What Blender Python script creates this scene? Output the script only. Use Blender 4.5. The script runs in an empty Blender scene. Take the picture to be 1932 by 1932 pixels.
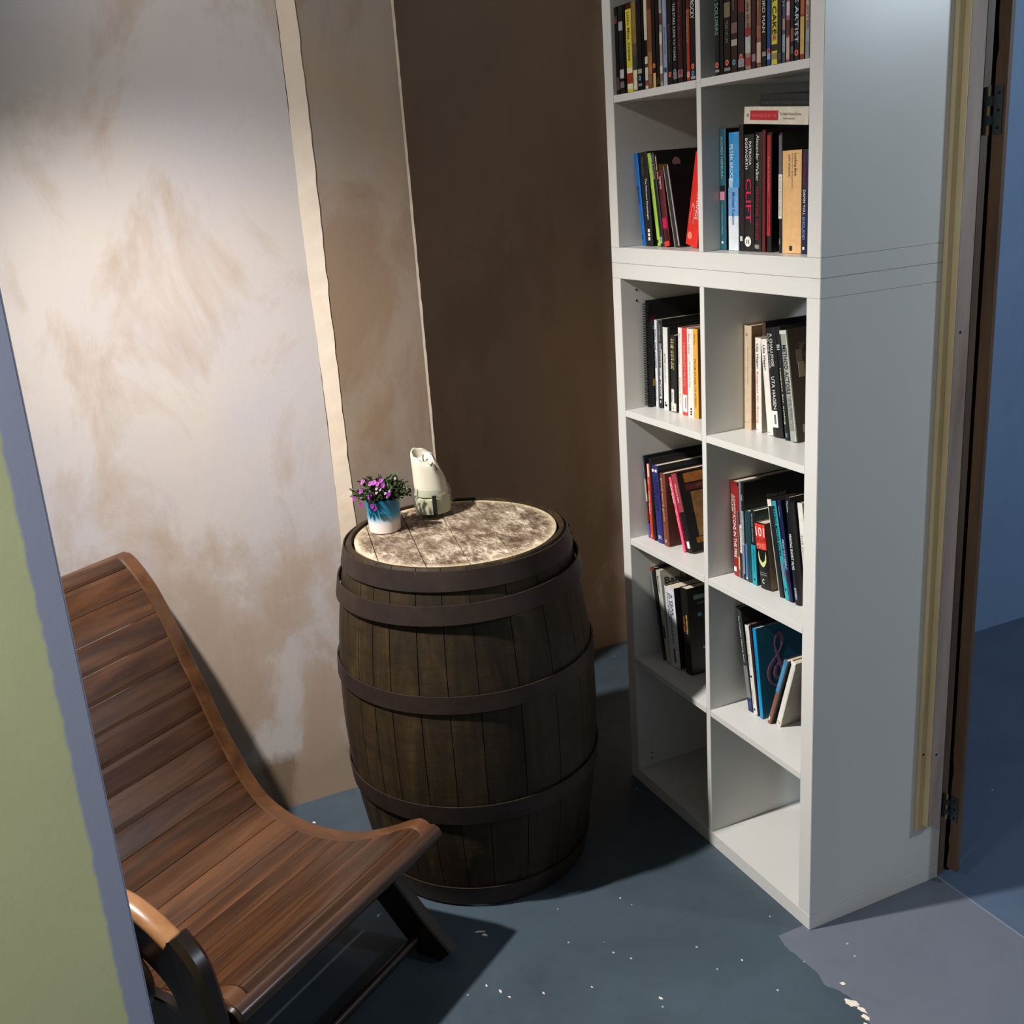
import bpy, bmesh, math, random
from mathutils import Vector, Matrix
random.seed(7)
C = bpy.context.scene.collection
sc = bpy.context.scene

# ---------- camera ----------
cam_d = bpy.data.cameras.new('camera'); cam = bpy.data.objects.new('camera', cam_d); C.objects.link(cam)
cam_d.sensor_width = 36.0; cam_d.lens = 37.204; cam_d.shift_x = 0.03014; cam_d.shift_y = -0.00844
cam_d.clip_start = 0.02
cam.matrix_world = Matrix(((0.4035856, -0.2413932, 0.8825236, 1.5938970),
                           (0.9116459, 0.1878966, -0.3655088, -1.3825601),
                           (-0.0775919, 0.9520631, 0.2958975, 1.7006854),
                           (0, 0, 0, 1)))
sc.camera = cam
# ---------- world, lights, exposure ----------
sc.view_settings.view_transform = 'Standard'; sc.view_settings.look = 'None'
sc.view_settings.exposure = 0.0; sc.view_settings.gamma = 1.0; sc.view_settings.use_curve_mapping = False
w = bpy.data.worlds.new('world'); sc.world = w; w.use_nodes = True
w.node_tree.nodes['Background'].inputs[0].default_value = (0.95, 0.97, 1.0, 1)
w.node_tree.nodes['Background'].inputs[1].default_value = 0.135
def light(name, typ, loc, energy, col, size, target=None, spot=None, blend=1.0):
    d = bpy.data.lights.new(name, typ); d.energy = energy; d.color = col
    d.shadow_soft_size = size
    o = bpy.data.objects.new(name, d); C.objects.link(o); o.location = loc
    if target is not None:
        o.rotation_euler = (Vector(target) - Vector(loc)).to_track_quat('-Z', 'Y').to_euler()
    if spot: d.spot_size = math.radians(spot); d.spot_blend = blend
    return o
# ceiling spotlight over the chair, cool lamps of the next room seen through the doorway, unseen fills added on the camera side
light('ceiling_spot', 'SPOT', (-0.44, -1.84, 2.58), 370, (1.0, 0.95, 0.91), 0.045, (-0.42, -0.84, 0.84), 82, 1.0)
light('ceiling_spot_spill', 'SPOT', (-0.44, -1.84, 2.58), 62, (1.0, 0.95, 0.91), 0.045, (-0.36, 0.2, 1.70), 104, 1.0)
light('hall_lamp', 'POINT', (1.6, 1.8, 2.35), 80, (0.74, 0.87, 1.0), 0.12)
light('far_hall_lamp', 'POINT', (0.45, 2.9, 2.4), 16, (0.75, 0.87, 1.0), 0.08)
light('green_wall_fill', 'POINT', (0.86, -2.42, 2.1), 58, (1.0, 0.98, 0.94), 0.10)  # added fill that brightens the green wall, no real fitting
light('side_door_fill', 'POINT', (1.25, -2.9, 2.3), 40, (1.0, 0.97, 0.92), 0.15)  # added fill for the bookcase side and the doorway timber

# ---------- materials ----------
def lin(c):
    return tuple(((v / 255) / 12.92 if v / 255 <= 0.04045 else ((v / 255 + 0.055) / 1.055) ** 2.4) for v in c) + (1,)
class NT:
    def __init__(s, name):
        s.m = bpy.data.materials.new(name); s.m.use_nodes = True; s.t = s.m.node_tree
        s.b = s.t.nodes['Principled BSDF']
    def n(s, typ, **kw):
        x = s.t.nodes.new(typ)
        for k, v in kw.items():
            if k.startswith('i_'):
                key = k[2:]; key = int(key) if key.isdigit() else key.replace('_', ' ')
                x.inputs[key].default_value = v
            else: setattr(x, k, v)
        return x
    def l(s, a, b): s.t.links.new(a, b)
    def coord(s, scale=(1, 1, 1), rot=(0, 0, 0), loc=(0, 0, 0)):
        tc = s.n('ShaderNodeTexCoord'); mp = s.n('ShaderNodeMapping')
        mp.inputs['Scale'].default_value = scale; mp.inputs['Rotation'].default_value = rot; mp.inputs['Location'].default_value = loc
        s.l(tc.outputs['Object'], mp.inputs[0]); return mp.outputs[0]
    def noise(s, vec, scale, detail=6, rough=0.6, dist=0.0):
        x = s.n('ShaderNodeTexNoise'); x.inputs['Scale'].default_value = scale; x.inputs['Detail'].default_value = detail
        x.inputs['Roughness'].default_value = rough; x.inputs['Distortion'].default_value = dist
        s.l(vec, x.inputs['Vector']); return x.outputs['Fac']
    def ramp(s, fac, stops):
        x = s.n('ShaderNodeValToRGB'); e = x.color_ramp.elements
        while len(e) < len(stops): e.new(0.5)
        for i, (p, c) in enumerate(stops):
            e[i].position = p; e[i].color = c if len(c) == 4 else lin(c)
        s.l(fac, x.inputs[0]); return x.outputs[0]
    def mix(s, fac, a, b, mode='MIX'):
        x = s.n('ShaderNodeMix', data_type='RGBA', blend_type=mode)
        for sock, v in ((x.inputs[0], fac), (x.inputs[6], a), (x.inputs[7], b)):
            if hasattr(v, 'links'): s.l(v, sock)
            else: sock.default_value = v
        return x.outputs[2]
    def math(s, op, a, b=0.0, c=0.0):
        x = s.n('ShaderNodeMath', operation=op)
        for i, v in enumerate((a, b, c)):
            if hasattr(v, 'links'): s.l(v, x.inputs[i])
            else: x.inputs[i].default_value = v
        return x.outputs[0]
    def sep(s, vec):
        x = s.n('ShaderNodeSeparateXYZ'); s.l(vec, x.inputs[0]); return x.outputs
    def bump(s, h, strength=0.2, dist=0.002):
        x = s.n('ShaderNodeBump'); x.inputs['Strength'].default_value = strength; x.inputs['Distance'].default_value = dist
        s.l(h, x.inputs['Height']); s.l(x.outputs[0], s.b.inputs['Normal'])
    def out(s, col=None, rough=0.5, spec=0.5, metal=0.0):
        if col is not None:
            if hasattr(col, 'links'): s.l(col, s.b.inputs['Base Color'])
            else: s.b.inputs['Base Color'].default_value = col
        if hasattr(rough, 'links'): s.l(rough, s.b.inputs['Roughness'])
        else: s.b.inputs['Roughness'].default_value = rough
        s.b.inputs['Specular IOR Level'].default_value = spec; s.b.inputs['Metallic'].default_value = metal
        return s.m
_pc = {}
def paper(c, rough=0.42, var=0.10, name='printed_card'):
    key = (tuple(c), rough, name)
    if key in _pc: return _pc[key]
    t = NT(name); v = t.coord(); f = t.noise(v, 60, 4, 0.6)
    a = lin(c); dk = tuple(x * (1 - var) for x in a[:3]) + (1,); lt = tuple(min(1, x * (1 + var)) for x in a[:3]) + (1,)
    col = t.ramp(f, [(0.3, dk), (0.7, lt)])
    _pc[key] = t.out(col, rough, 0.4); return _pc[key]

# plaster: streaky, blotchy drying plaster; damp band near the floor
def plaster(name, base, lilac, stain, seed, band=True, amt=0.5):
    t = NT(name); v = t.coord(loc=(seed, seed * 2, seed))
    big = t.noise(v, 1.7, 5, 0.55, 0.6)
    v2 = t.coord(scale=(1, 1.0, 0.6), loc=(seed * 3, 1, seed)); st = t.noise(v2, 3.4, 9, 0.62, 0.45)
    v3 = t.coord(scale=(1, 3.2, 0.8), rot=(0.5, 0, 0), loc=(2, seed, 0)); sm = t.noise(v3, 6, 4, 0.5, 0.7)
    col = t.mix(t.ramp(big, [(0.35, (0, 0, 0, 1)), (0.65, (1, 1, 1, 1))]), lin(base), lin(lilac))
    patch = t.math('MULTIPLY', t.ramp(st, [(0.50, (0, 0, 0, 1)), (0.62, (1, 1, 1, 1))]), amt)
    col = t.mix(patch, col, lin(stain))
    col = t.mix(t.math('MULTIPLY', t.ramp(sm, [(0.55, (0, 0, 0, 1)), (0.72, (1, 1, 1, 1))]), 0.35), col, lin(lilac))
    if band:
        z = t.sep(t.coord())[2]
        e = t.math('ADD', t.math('MULTIPLY', t.math('SUBTRACT', z, 0.13), 14.0), t.math('MULTIPLY', t.math('SUBTRACT', st, 0.5), 3.4))
        col = t.mix(t.ramp(e, [(0.0, (1, 1, 1, 1)), (0.55, (0, 0, 0, 1))]), col, lin((158, 134, 112)))
        lo = t.ramp(t.math('MULTIPLY', z, 0.9), [(0.15, (1, 1, 1, 1)), (0.85, (0, 0, 0, 1))])
        pt2 = t.math('MULTIPLY', t.math('MULTIPLY', lo, t.ramp(st, [(0.46, (0, 0, 0, 1)), (0.53, (1, 1, 1, 1))])), 0.85)
        col = t.mix(pt2, col, lin(stain))
    fine = t.noise(t.coord(), 240, 3, 0.6)
    t.bump(t.math('ADD', st, t.math('MULTIPLY', fine, 0.12)), 0.25, 0.006)
    return t.out(col, 0.62, 0.35)

# painted concrete floor: slate blue, lighter grey band in the doorway, darker blue beyond
def floor_mat():
    t = NT('painted_floor'); v = t.coord(); x, y, z = t.sep(v)
    n1 = t.noise(v, 2.2, 6, 0.6, 0.5); n2 = t.noise(v, 14, 6, 0.62, 0.3); n3 = t.noise(v, 9, 3, 0.5)
    blue = t.ramp(n1, [(0.32, (56, 68, 77)), (0.68, (72, 86, 96))])
    blue = t.mix(t.math('MULTIPLY', t.ramp(n2, [(0.55, (0, 0, 0, 1)), (0.68, (1, 1, 1, 1))]), 0.35), blue, lin((54, 65, 72)))
    grey = t.ramp(n1, [(0.3, (96, 102, 114)), (0.7, (106, 111, 122))])
    grey = t.mix(t.math('MULTIPLY', t.ramp(n2, [(0.5, (0, 0, 0, 1)), (0.7, (1, 1, 1, 1))]), 0.3), grey, lin((92, 92, 104)))
    far = t.ramp(n1, [(0.3, (72, 86, 108)), (0.7, (84, 100, 122))])
    wob = t.math('MULTIPLY', t.math('SUBTRACT', n3, 0.5), 0.09)
    m1 = t.math('GREATER_THAN', t.math('ADD', y, wob), -0.072)
    m1 = t.math('MULTIPLY', m1, t.math('GREATER_THAN', x, -0.02))
    col = t.mix(m1, blue, grey)
    room2 = t.math('GREATER_THAN', t.math('ADD', x, t.math('MULTIPLY', y, 2.2)), 0.75)
    col = t.mix(t.math('MULTIPLY', t.math('GREATER_THAN', y, 0.388), room2), col, far)
    edge = t.math('MULTIPLY', t.math('COMPARE', y, 0.388, 0.003), t.math('GREATER_THAN', x, -0.1))
    col = t.mix(t.math('MULTIPLY', edge, 0.35), col, lin((150, 158, 165)))
    vo = t.n('ShaderNodeTexVoronoi'); vo.inputs['Scale'].default_value = 26; t.l(v, vo.inputs['Vector'])
    sc_ = t.n('ShaderNodeTexVoronoi'); sc_.inputs['Scale'].default_value = 9
    t.l(t.coord(scale=(1, 3, 1), rot=(0, 0, 0.7)), sc_.inputs['Vector'])
    wn = t.sep(vo.outputs['Color'])[0]
    sp = t.math('MULTIPLY', t.math('LESS_THAN', vo.outputs['Distance'], 0.075), t.math('GREATER_THAN', wn, 0.86))
    col = t.mix(t.math('MULTIPLY', sp, 0.8), col, lin((165, 185, 195)))
    t.bump(n2, 0.12, 0.003)
    r = t.n('ShaderNodeMapRange'); t.l(n2, r.inputs[0]); r.inputs[3].default_value = 0.38; r.inputs[4].default_value = 0.62
    return t.out(col, r.outputs[0], 0.35)
def wood(name, dark, mid, light_, axis, scale=1.0, rough=0.4, spec=0.5, rnd=True):
    t = NT(name); s3 = [7, 7, 7]; s3[axis] = 0.7
    v = t.coord(scale=tuple(q * scale for q in s3))
    if rnd:
        at = t.n('ShaderNodeAttribute', attribute_name='tone'); vm = t.n('ShaderNodeVectorMath', operation='ADD')
        mu = t.n('ShaderNodeVectorMath', operation='SCALE'); mu.inputs['Scale'].default_value = 9.0
        t.l(at.outputs['Vector'], mu.inputs[0]); t.l(v, vm.inputs[0]); t.l(mu.outputs[0], vm.inputs[1]); v = vm.outputs[0]
    n1 = t.noise(v, 1.0, 4, 0.6, 1.6); n2 = t.noise(v, 5.0, 6, 0.65, 0.4)
    f = t.math('ADD', t.math('MULTIPLY', n1, 0.75), t.math('MULTIPLY', n2, 0.25))
    col = t.ramp(f, [(0.33, dark), (0.5, mid), (0.68, light_)])
    if rnd:
        f2 = t.sep(at.outputs['Vector'])[0]
        col = t.mix(1.0, col, t.ramp(f2, [(0.0, (0.62, 0.6, 0.58, 1)), (1.0, (1.1, 1.05, 1.0, 1))]), 'MULTIPLY')
    t.bump(n2, 0.12, 0.001)
    return t.out(col, rough, spec)
def laminate(name, c):
    t = NT(name); f = t.noise(t.coord(), 3.0, 3, 0.5)
    a = lin(c); return t.out(t.ramp(f, [(0.3, tuple(x * 0.97 for x in a[:3]) + (1,)), (0.7, a)]), 0.32, 0.45)

# ---------- mesh helpers ----------
def bm_box(bm, x0, x1, y0, y1, z0, z1):
    vs = [bm.verts.new((x, y, z)) for x in (x0, x1) for y in (y0, y1) for z in (z0, z1)]
    fs = []
    for f in ((0, 1, 3, 2), (4, 6, 7, 5), (0, 4, 5, 1), (2, 3, 7, 6), (0, 2, 6, 4), (1, 5, 7, 3)):
        fs.append(bm.faces.new([vs[i] for i in f]))
    return fs
def box(*a, bev=0.0):
    bm = bmesh.new(); bm_box(bm, *a)
    if bev: bmesh.ops.bevel(bm, geom=bm.edges[:], offset=bev, segments=2, affect='EDGES')
    return bm
def obj(name, bm, mat, parent=None, smooth=False, kind=None):
    me = bpy.data.meshes.new(name)
    if isinstance(bm, bmesh.types.BMesh):
        bmesh.ops.recalc_face_normals(bm, faces=bm.faces[:])
        bm.to_mesh(me); bm.free()
    else: me = bm; me.name = name
    me.materials.append(mat)
    if smooth:
        for p in me.polygons: p.use_smooth = True
        try: me.set_sharp_from_angle(angle=math.radians(40))
        except Exception: pass
    o = bpy.data.objects.new(name, me); C.objects.link(o)
    if parent: o.parent = parent
    if kind: o['kind'] = kind
    return o
def thing(name, label, cat, loc=(0, 0, 0), rot=(0, 0, 0), group=None):
    o = bpy.data.objects.new(name, None); C.objects.link(o); o.location = loc; o.rotation_euler = rot
    o.empty_display_size = 0.05
    o['label'] = label; o['category'] = cat
    if group: o['group'] = group
    return o
def struct(name, bm, mat, **k): return obj(name, bm, mat, kind='structure', **k)
def lathe(prof, n=64, caps=True, cx=0, cy=0):
    bm = bmesh.new(); rings = []
    for r, z in prof:
        rings.append([bm.verts.new((cx + r * math.cos(2 * math.pi * i / n), cy + r * math.sin(2 * math.pi * i / n), z)) for i in range(n)])
    for a, b in zip(rings, rings[1:]):
        for i in range(n): bm.faces.new((a[i], a[(i + 1) % n], b[(i + 1) % n], b[i]))
    if caps:
        bm.faces.new(rings[0][::-1]); bm.faces.new(rings[-1])
    return bm
def tube(bm, pts, rads, n=10, flat=1.0, side=None):
    """swept tube; flat squashes the section across `side`"""
    pts = [Vector(p) for p in pts]; rings = []
    for i, p in enumerate(pts):
        d = (pts[min(i + 1, len(pts) - 1)] - pts[max(i - 1, 0)]).normalized()
        s = Vector(side) if side else (Vector((0, 0, 1)) if abs(d.z) < 0.9 else Vector((1, 0, 0)))
        s = (s - d * s.dot(d)).normalized(); u = d.cross(s)
        r = rads[i] if isinstance(rads, (list, tuple)) else rads
        rings.append([bm.verts.new(p + s * r * math.cos(2 * math.pi * k / n) + u * r * flat * math.sin(2 * math.pi * k / n)) for k in range(n)])
    for a, b in zip(rings, rings[1:]):
        for k in range(n): bm.faces.new((a[k], a[(k + 1) % n], b[(k + 1) % n], b[k]))
    bm.faces.new(rings[0][::-1]); bm.faces.new(rings[-1]); return bm
def prism(pts2, y0, y1, axis='y'):
    """closed polygon (a,b) extruded"""
    bm = bmesh.new()
    f = (lambda a, b, c: (a, c, b)) if axis == 'y' else ((lambda a, b, c: (a, b, c)) if axis == 'z' else (lambda a, b, c: (c, a, b)))
    lo = [bm.verts.new(f(a, b, y0)) for a, b in pts2]; hi = [bm.verts.new(f(a, b, y1)) for a, b in pts2]
    n = len(pts2); bm.faces.new(lo); bm.faces.new(hi[::-1])
    for i in range(n): bm.faces.new((lo[i], hi[i], hi[(i + 1) % n], lo[(i + 1) % n]))
    return bm

# resample with Catmull-Rom
def cat(P, m=10):
    out = []
    for i in range(len(P) - 1):
        p0 = P[max(i - 1, 0)]; p1 = P[i]; p2 = P[i + 1]; p3 = P[min(i + 2, len(P) - 1)]
        for k in range(m):
            t = k / m
            out.append(tuple(0.5 * (2 * p1[j] + (p2[j] - p0[j]) * t + (2 * p0[j] - 5 * p1[j] + 4 * p2[j] - p3[j]) * t * t + (3 * p1[j] - p0[j] - 3 * p2[j] + p3[j]) * t ** 3) for j in range(len(p1))))
    out.append(P[-1]); return out

# ---------- lettering ----------
_tm = {}
def text_mesh(s):
    if s in _tm: return _tm[s]
    cu = bpy.data.curves.new('lettering', 'FONT'); cu.body = s; cu.resolution_u = 2; cu.offset = 0.008
    o = bpy.data.objects.new('lettering', cu); C.objects.link(o)
    dg = bpy.context.evaluated_depsgraph_get(); dg.update()
    me = bpy.data.meshes.new_from_object(o.evaluated_get(dg))
    vs = [v.co.copy() for v in me.vertices]; fs = [tuple(p.vertices) for p in me.polygons]
    bpy.data.objects.remove(o); bpy.data.curves.remove(cu); bpy.data.meshes.remove(me)
    _tm[s] = (vs, fs); return _tm[s]
def letter(name, s, origin, U, V, w, h, mat, parent, thick=0.00035):
    """lettering fitted into the w x h box at origin, running along U with letter tops towards V"""
    vs, fs = text_mesh(s)
    if not vs: return None
    x0 = min(v.x for v in vs); x1 = max(v.x for v in vs); y0 = min(v.y for v in vs); y1 = max(v.y for v in vs)
    U = Vector(U); V = Vector(V); N = U.cross(V); O = Vector(origin)
    me = bpy.data.meshes.new(name)
    me.from_pydata([O + U * ((v.x - x0) / max(x1 - x0, 1e-6) * w) + V * ((v.y - y0) / max(y1 - y0, 1e-6) * h) + N * thick for v in vs], [], fs)
    me.materials.append(mat)
    o = bpy.data.objects.new(name, me); C.objects.link(o); o.parent = parent
    return o

# ======================= SETTING =======================
M_pl_a = plaster('bare_plaster', (224, 214, 206), (214, 208, 210), (196, 172, 150), 1.3, amt=0.7)
M_pl_s = plaster('bead_plaster', (222, 206, 186), (216, 204, 190), (208, 184, 156), 4.1, band=False, amt=0.4)
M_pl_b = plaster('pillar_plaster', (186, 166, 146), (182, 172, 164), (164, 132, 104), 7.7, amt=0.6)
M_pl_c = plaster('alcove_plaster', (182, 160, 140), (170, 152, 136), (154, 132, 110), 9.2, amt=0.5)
struct('floor', box(-4, 5, -4, 6, -0.1, 0), floor_mat())
# left wall, its bright plaster bead and the pillar that ends at the alcove
def wall_seg(a, b, th, z1=2.75):
    (ax, ay), (bx, by) = a, b
    return prism([(ax, ay), (bx, by), (bx - th, by), (ax - th, ay)], 0, z1, 'z')
def rough_wall(a, b, th, z1, nx, nz, amp, seed):
    """wall slab whose room face is slightly uneven"""
    rnd = random.Random(seed); bm = bmesh.new(); ax, ay = a; bx, by = b; g = []
    nrm = Vector((by - ay, -(bx - ax), 0)).normalized()
    for i in range(nx + 1):
        col = []
        for k in range(nz + 1):
            f = i / nx; p = Vector((ax + (bx - ax) * f, ay + (by - ay) * f, z1 * k / nz))
            if 0 < i < nx: p += nrm * amp * rnd.uniform(-1, 1)
            col.append(bm.verts.new(p))
        g.append(col)
    for i in range(nx):
        for k in range(nz): bm.faces.new((g[i][k], g[i][k + 1], g[i + 1][k + 1], g[i + 1][k]))
    bk = [[bm.verts.new(g[i][k].co - Vector((th, 0, 0))) for k in (0, nz)] for i in (0, nx)]
    bm.faces.new((bk[0][0], bk[1][0], bk[1][1], bk[0][1]))
    bm.faces.new([g[i][0] for i in range(nx + 1)] + [bk[1][0], bk[0][0]])
    bm.faces.new([g[i][nz] for i in range(nx + 1)] + [bk[1][1], bk[0][1]])
    bm.faces.new([g[0][k] for k in range(nz + 1)] + [bk[0][1], bk[0][0]])
    bm.faces.new([g[nx][k] for k in range(nz + 1)] + [bk[1][1], bk[1][0]])
    return bm
struct('wall_left', rough_wall((-1.12, -3.6), (-1.12, -0.684), 0.14, 2.75, 30, 22, 0.0016, 1), M_pl_a, smooth=True)
# plaster bead with a ragged edge
rnd = random.Random(5); bm = bmesh.new(); N = 90; L = []; R = []
for i in range(N + 1):
    z = 2.75 * i / N
    wl = 0.0022 * math.sin(z * 7) + rnd.uniform(-.0008, .0008)
    L.append((-1.1202, -0.684 + wl, z)); R.append((-1.102, -0.6415 + rnd.uniform(-.0016, .0016) + 0.002 * math.sin(z * 4.1), z))
for i in range(N):
    q = [bm.verts.new(p) for p in (L[i], L[i + 1], R[i + 1], R[i])]; bm.faces.new(q)
    q2 = [bm.verts.new(p) for p in (R[i], R[i + 1], (-1.119, R[i + 1][1] + .004, R[i + 1][2]), (-1.119, R[i][1] + .004, R[i][2]))]; bm.faces.new(q2)
    q3 = [bm.verts.new(p) for p in (L[i], L[i + 1], (-1.26, L[i + 1][1], L[i + 1][2]), (-1.26, L[i][1], L[i][2]))]; bm.faces.new(q3)
bmesh.ops.remove_doubles(bm, verts=bm.verts[:], dist=1e-5)
struct('trim_1', bm, M_pl_s)
struct('wall_pillar', rough_wall((-1.1035, -0.6405), (-1.147, -0.377), 0.113, 2.75, 8, 30, 0.0010, 3), M_pl_b, smooth=True)
bm = bmesh.new(); rnd = random.Random(9); prev = None
for i in range(141):
    z = 2.75 * i / 140; e = 0.0016 + rnd.uniform(0, 0.0016)
    cur = [bm.verts.new(p) for p in ((-1.1466, -0.384, z), (-1.1462 + e * 0.3, -0.377 + e, z), (-1.156, -0.3745 + e, z), (-1.156, -0.384, z))]
    if prev:
        for k in range(4): bm.faces.new((prev[k], prev[(k + 1) % 4], cur[(k + 1) % 4], cur[k]))
    prev = cur
struct('trim_2', bm, M_pl_s)
struct('wall_alcove', rough_wall((-1.55, -0.377), (-1.55, 0.47), 0.1, 2.75, 10, 26, 0.0018, 4), M_pl_c, smooth=True)
struct('wall_alcove_side', box(-1.55, -1.26, -0.50, -0.378, 0, 2.75), M_pl_c)
struct('wall_back', box(-1.65, -0.22, 0.475, 0.59, 0, 2.75), M_pl_c)
# blue painted wall of the next room
def painted(name, c, amt=0.06, rough=0.6):
    t = NT(name); n = t.noise(t.coord(), 3.5, 5, 0.6, 0.4); f = t.noise(t.coord(), 120, 3, 0.6); a = lin(c)
    t.bump(f, 0.25, 0.0015)
    return t.out(t.ramp(n, [(0.3, tuple(x * (1 - amt) for x in a[:3]) + (1,)), (0.7, tuple(x * (1 + amt) for x in a[:3]) + (1,))]), rough, 0.3)
M_blue = painted('blue_emulsion', (122, 148, 182))
struct('wall_next_room', box(-1.05, -0.93, 0.592, 5.5, 0, 2.75), M_blue)
struct('wall_far', box(-1.05, 4.6, 5.5, 5.6, 0, 2.75), M_blue)
# green wall in front with its blue grey edge board
def green_mat():
    t = NT('lime_emulsion'); x, y, z = t.sep(t.coord())
    n = t.noise(t.coord(), 5, 5, 0.6); e = t.noise(t.coord(), 38, 4, 0.65); f = t.noise(t.coord(), 150, 3, 0.6)
    g = t.ramp(n, [(0.3, (198, 202, 156)), (0.7, (210, 213, 166))])
    yy = t.math('ADD', y, t.math('MULTIPLY', t.math('SUBTRACT', e, 0.5), 0.008))
    fr = t.ramp(t.math('MULTIPLY', t.math('ADD', yy, 1.4205), 250.0), [(0.0, (0, 0, 0, 1)), (1.0, (1, 1, 1, 1))])
    col = t.mix(fr, g, lin((160, 168, 192)))
    t.bump(f, 0.12, 0.001); return t.out(col, 0.6, 0.3)
bmw = box(0.43, 0.55, -3.2, -1.3935, 0, 2.75, bev=0.0006)
struct('wall_front', bmw, green_mat())

# ---------- doorway timber and hinged board beyond the bookcase ----------
M_pine = wood('pine_batten', (186, 168, 126), (206, 188, 146), (218, 202, 164), 2, 1.3, 0.6, 0.3, rnd=False)
M_pink = wood('weathered_pine', (128, 112, 102), (158, 142, 132), (176, 160, 150), 2, 1.3, 0.65, 0.3, rnd=False)
M_frame = wood('door_timber', (70, 52, 40), (92, 70, 54), (108, 84, 64), 2, 1.5, 0.55, 0.4, rnd=False)
M_blk = paper((14, 13, 12), 0.7, 0.1, 'dark_gap')
M_hinge = NT('hinge_steel').out(lin((92, 102, 108)), 0.35, 0.5, 0.85)
M_brass = NT('worn_brass').out(lin((190, 170, 110)), 0.3, 0.5, 0.9)
door = bpy.data.objects.new('door_1', None); C.objects.link(door); door['kind'] = 'structure'
obj('jamb', box(-0.12, -0.005, 0.392, 0.412, 0, 2.75, bev=0.001), M_frame, door)
obj('gap_shade_strip', box(-0.10, -0.006, 0.428, 0.442, 0.0, 2.75), M_blk, door)  # black strip behind the gap, standing in for its shade
# door edge with a chewed inner side
rnd = random.Random(11); bm = bmesh.new(); prev = None
for i in range(101):
    z = 0.035 + 2.6 * i / 100
    ch = 0.0
    for zz, a_ in ((0.09, 0.004), (0.15, 0.006), (0.30, 0.004), (1.86, 0.005)):
        ch += a_ * math.exp(-((z - zz) / 0.018) ** 2)
    ch += rnd.uniform(0, 0.0006)
    cur = [bm.verts.new(p) for p in ((0.016 + ch, 0.398, z), (0.044, 0.398, z), (0.044, 0.407, z), (0.012, 0.407, z))]
    if prev:
        for k in range(4): bm.faces.new((prev[k], prev[(k + 1) % 4], cur[(k + 1) % 4], cur[k]))
    else: bm.faces.new(cur[::-1])
    prev = cur
bm.faces.new(prev)
obj('door_leaf', bm, M_frame, door)
def hinge(z0, z1):
    h = obj('hinge', box(-0.014, 0.006, 0.3895, 0.3922, z0, z1), M_hinge, door)
    obj('hinge_plate', box(0.019, 0.038, 0.3955, 0.3982, z0, z1), M_hinge, h)
    bm = lathe([(0.002, z0 - 0.003), (0.003, z0), (0.003, z1), (0.002, z1 + 0.003)], 12, cx=0.011, cy=0.392)
    obj('hinge_pin', bm, M_brass, h)
    bm = bmesh.new()
    for k in (1, 3): bm_box(bm, 0.0065, 0.0188, 0.3885, 0.3965, z0 + (z1 - z0) * k / 5, z0 + (z1 - z0) * (k + 1) / 5)
    obj('knuckle', bm, M_hinge, h)
    bm = bmesh.new()
    for px, py in ((-0.004, 0.3893), (0.0295, 0.3953)):
        for k in (0.14, 0.5, 0.86):
            b2 = lathe([(0.0032, 0), (0.003, 0.0006)], 10); b2.transform(Matrix.Translation((px, py, z0 + (z1 - z0) * k)) @ Matrix.Rotation(math.pi / 2, 4, 'X'))
            me = bpy.data.meshes.new('tmp'); b2.to_mesh(me); b2.free(); bm.from_mesh(me); bpy.data.meshes.remove(me)
    obj('screw', bm, M_blk, h)
hinge(1.697, 1.785); hinge(0.168, 0.232)

# ======================= BOOKCASES =======================
T_, CE, DV, DEP, W_ = 0.038, 0.335, 0.0163, 0.387, 0.7623
M_white = laminate('white_laminate', (212, 212, 207))
M_seam = paper((60, 62, 62), 0.7, 0.1, 'seam')
H1 = 2 * T_ + 4 * CE + 3 * DV
def bookcase(name, label, z0, rows, group):
    b = thing(name, label, 'bookcase', (0, 0, z0), group=group)
    Hh = 2 * T_ + rows * CE + (rows - 1) * DV; bv = 0.0008
    obj('bottom_panel', box(-W_, 0, 0, DEP, 0, T_ - .0004, bev=bv), M_white, b)
    obj('top_panel', box(-W_, 0, 0, DEP, Hh - T_ + .0004, Hh - .0006, bev=bv), M_white, b)
    side = [obj('side_panel', box(x, x + T_, 0, DEP, T_, Hh - T_, bev=bv), M_white, b) for x in (-W_, -T_)]
    xd = -T_ - CE - DV
    obj('divider', box(xd, xd + DV, 0.001, DEP, T_, Hh - T_, bev=0.0005), M_white, b)
    for r in range(1, rows):
        z = T_ + r * CE + (r - 1) * DV
        for xa in (-W_ + T_ + .0002, xd + DV + .0002):
            obj('shelf', box(xa, xa + CE - .0004, 0.0006, DEP, z, z + DV, bev=0.0005), M_white, b)
    return b, side
low, side = bookcase('cube_bookcase', 'white cube bookcase of four rows standing on the blue floor', 0.0, 4, 'white cube bookcases stacked')
for z in (1.395, 1.368, 0.078, 0.060):
    b2 = lathe([(0.0028, 0), (0.0026, 0.0005)], 10); b2.transform(Matrix.Translation((-W_ + T_ + .0003, 0.045, z)) @ Matrix.Rotation(math.pi / 2, 4, 'Y'))
    obj('screw_hole', b2, M_blk, side[0])
up, side2 = bookcase('cube_bookcase', 'upper white cube bookcase standing on top of the taller one', H1, 2, 'white cube bookcases stacked')
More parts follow.
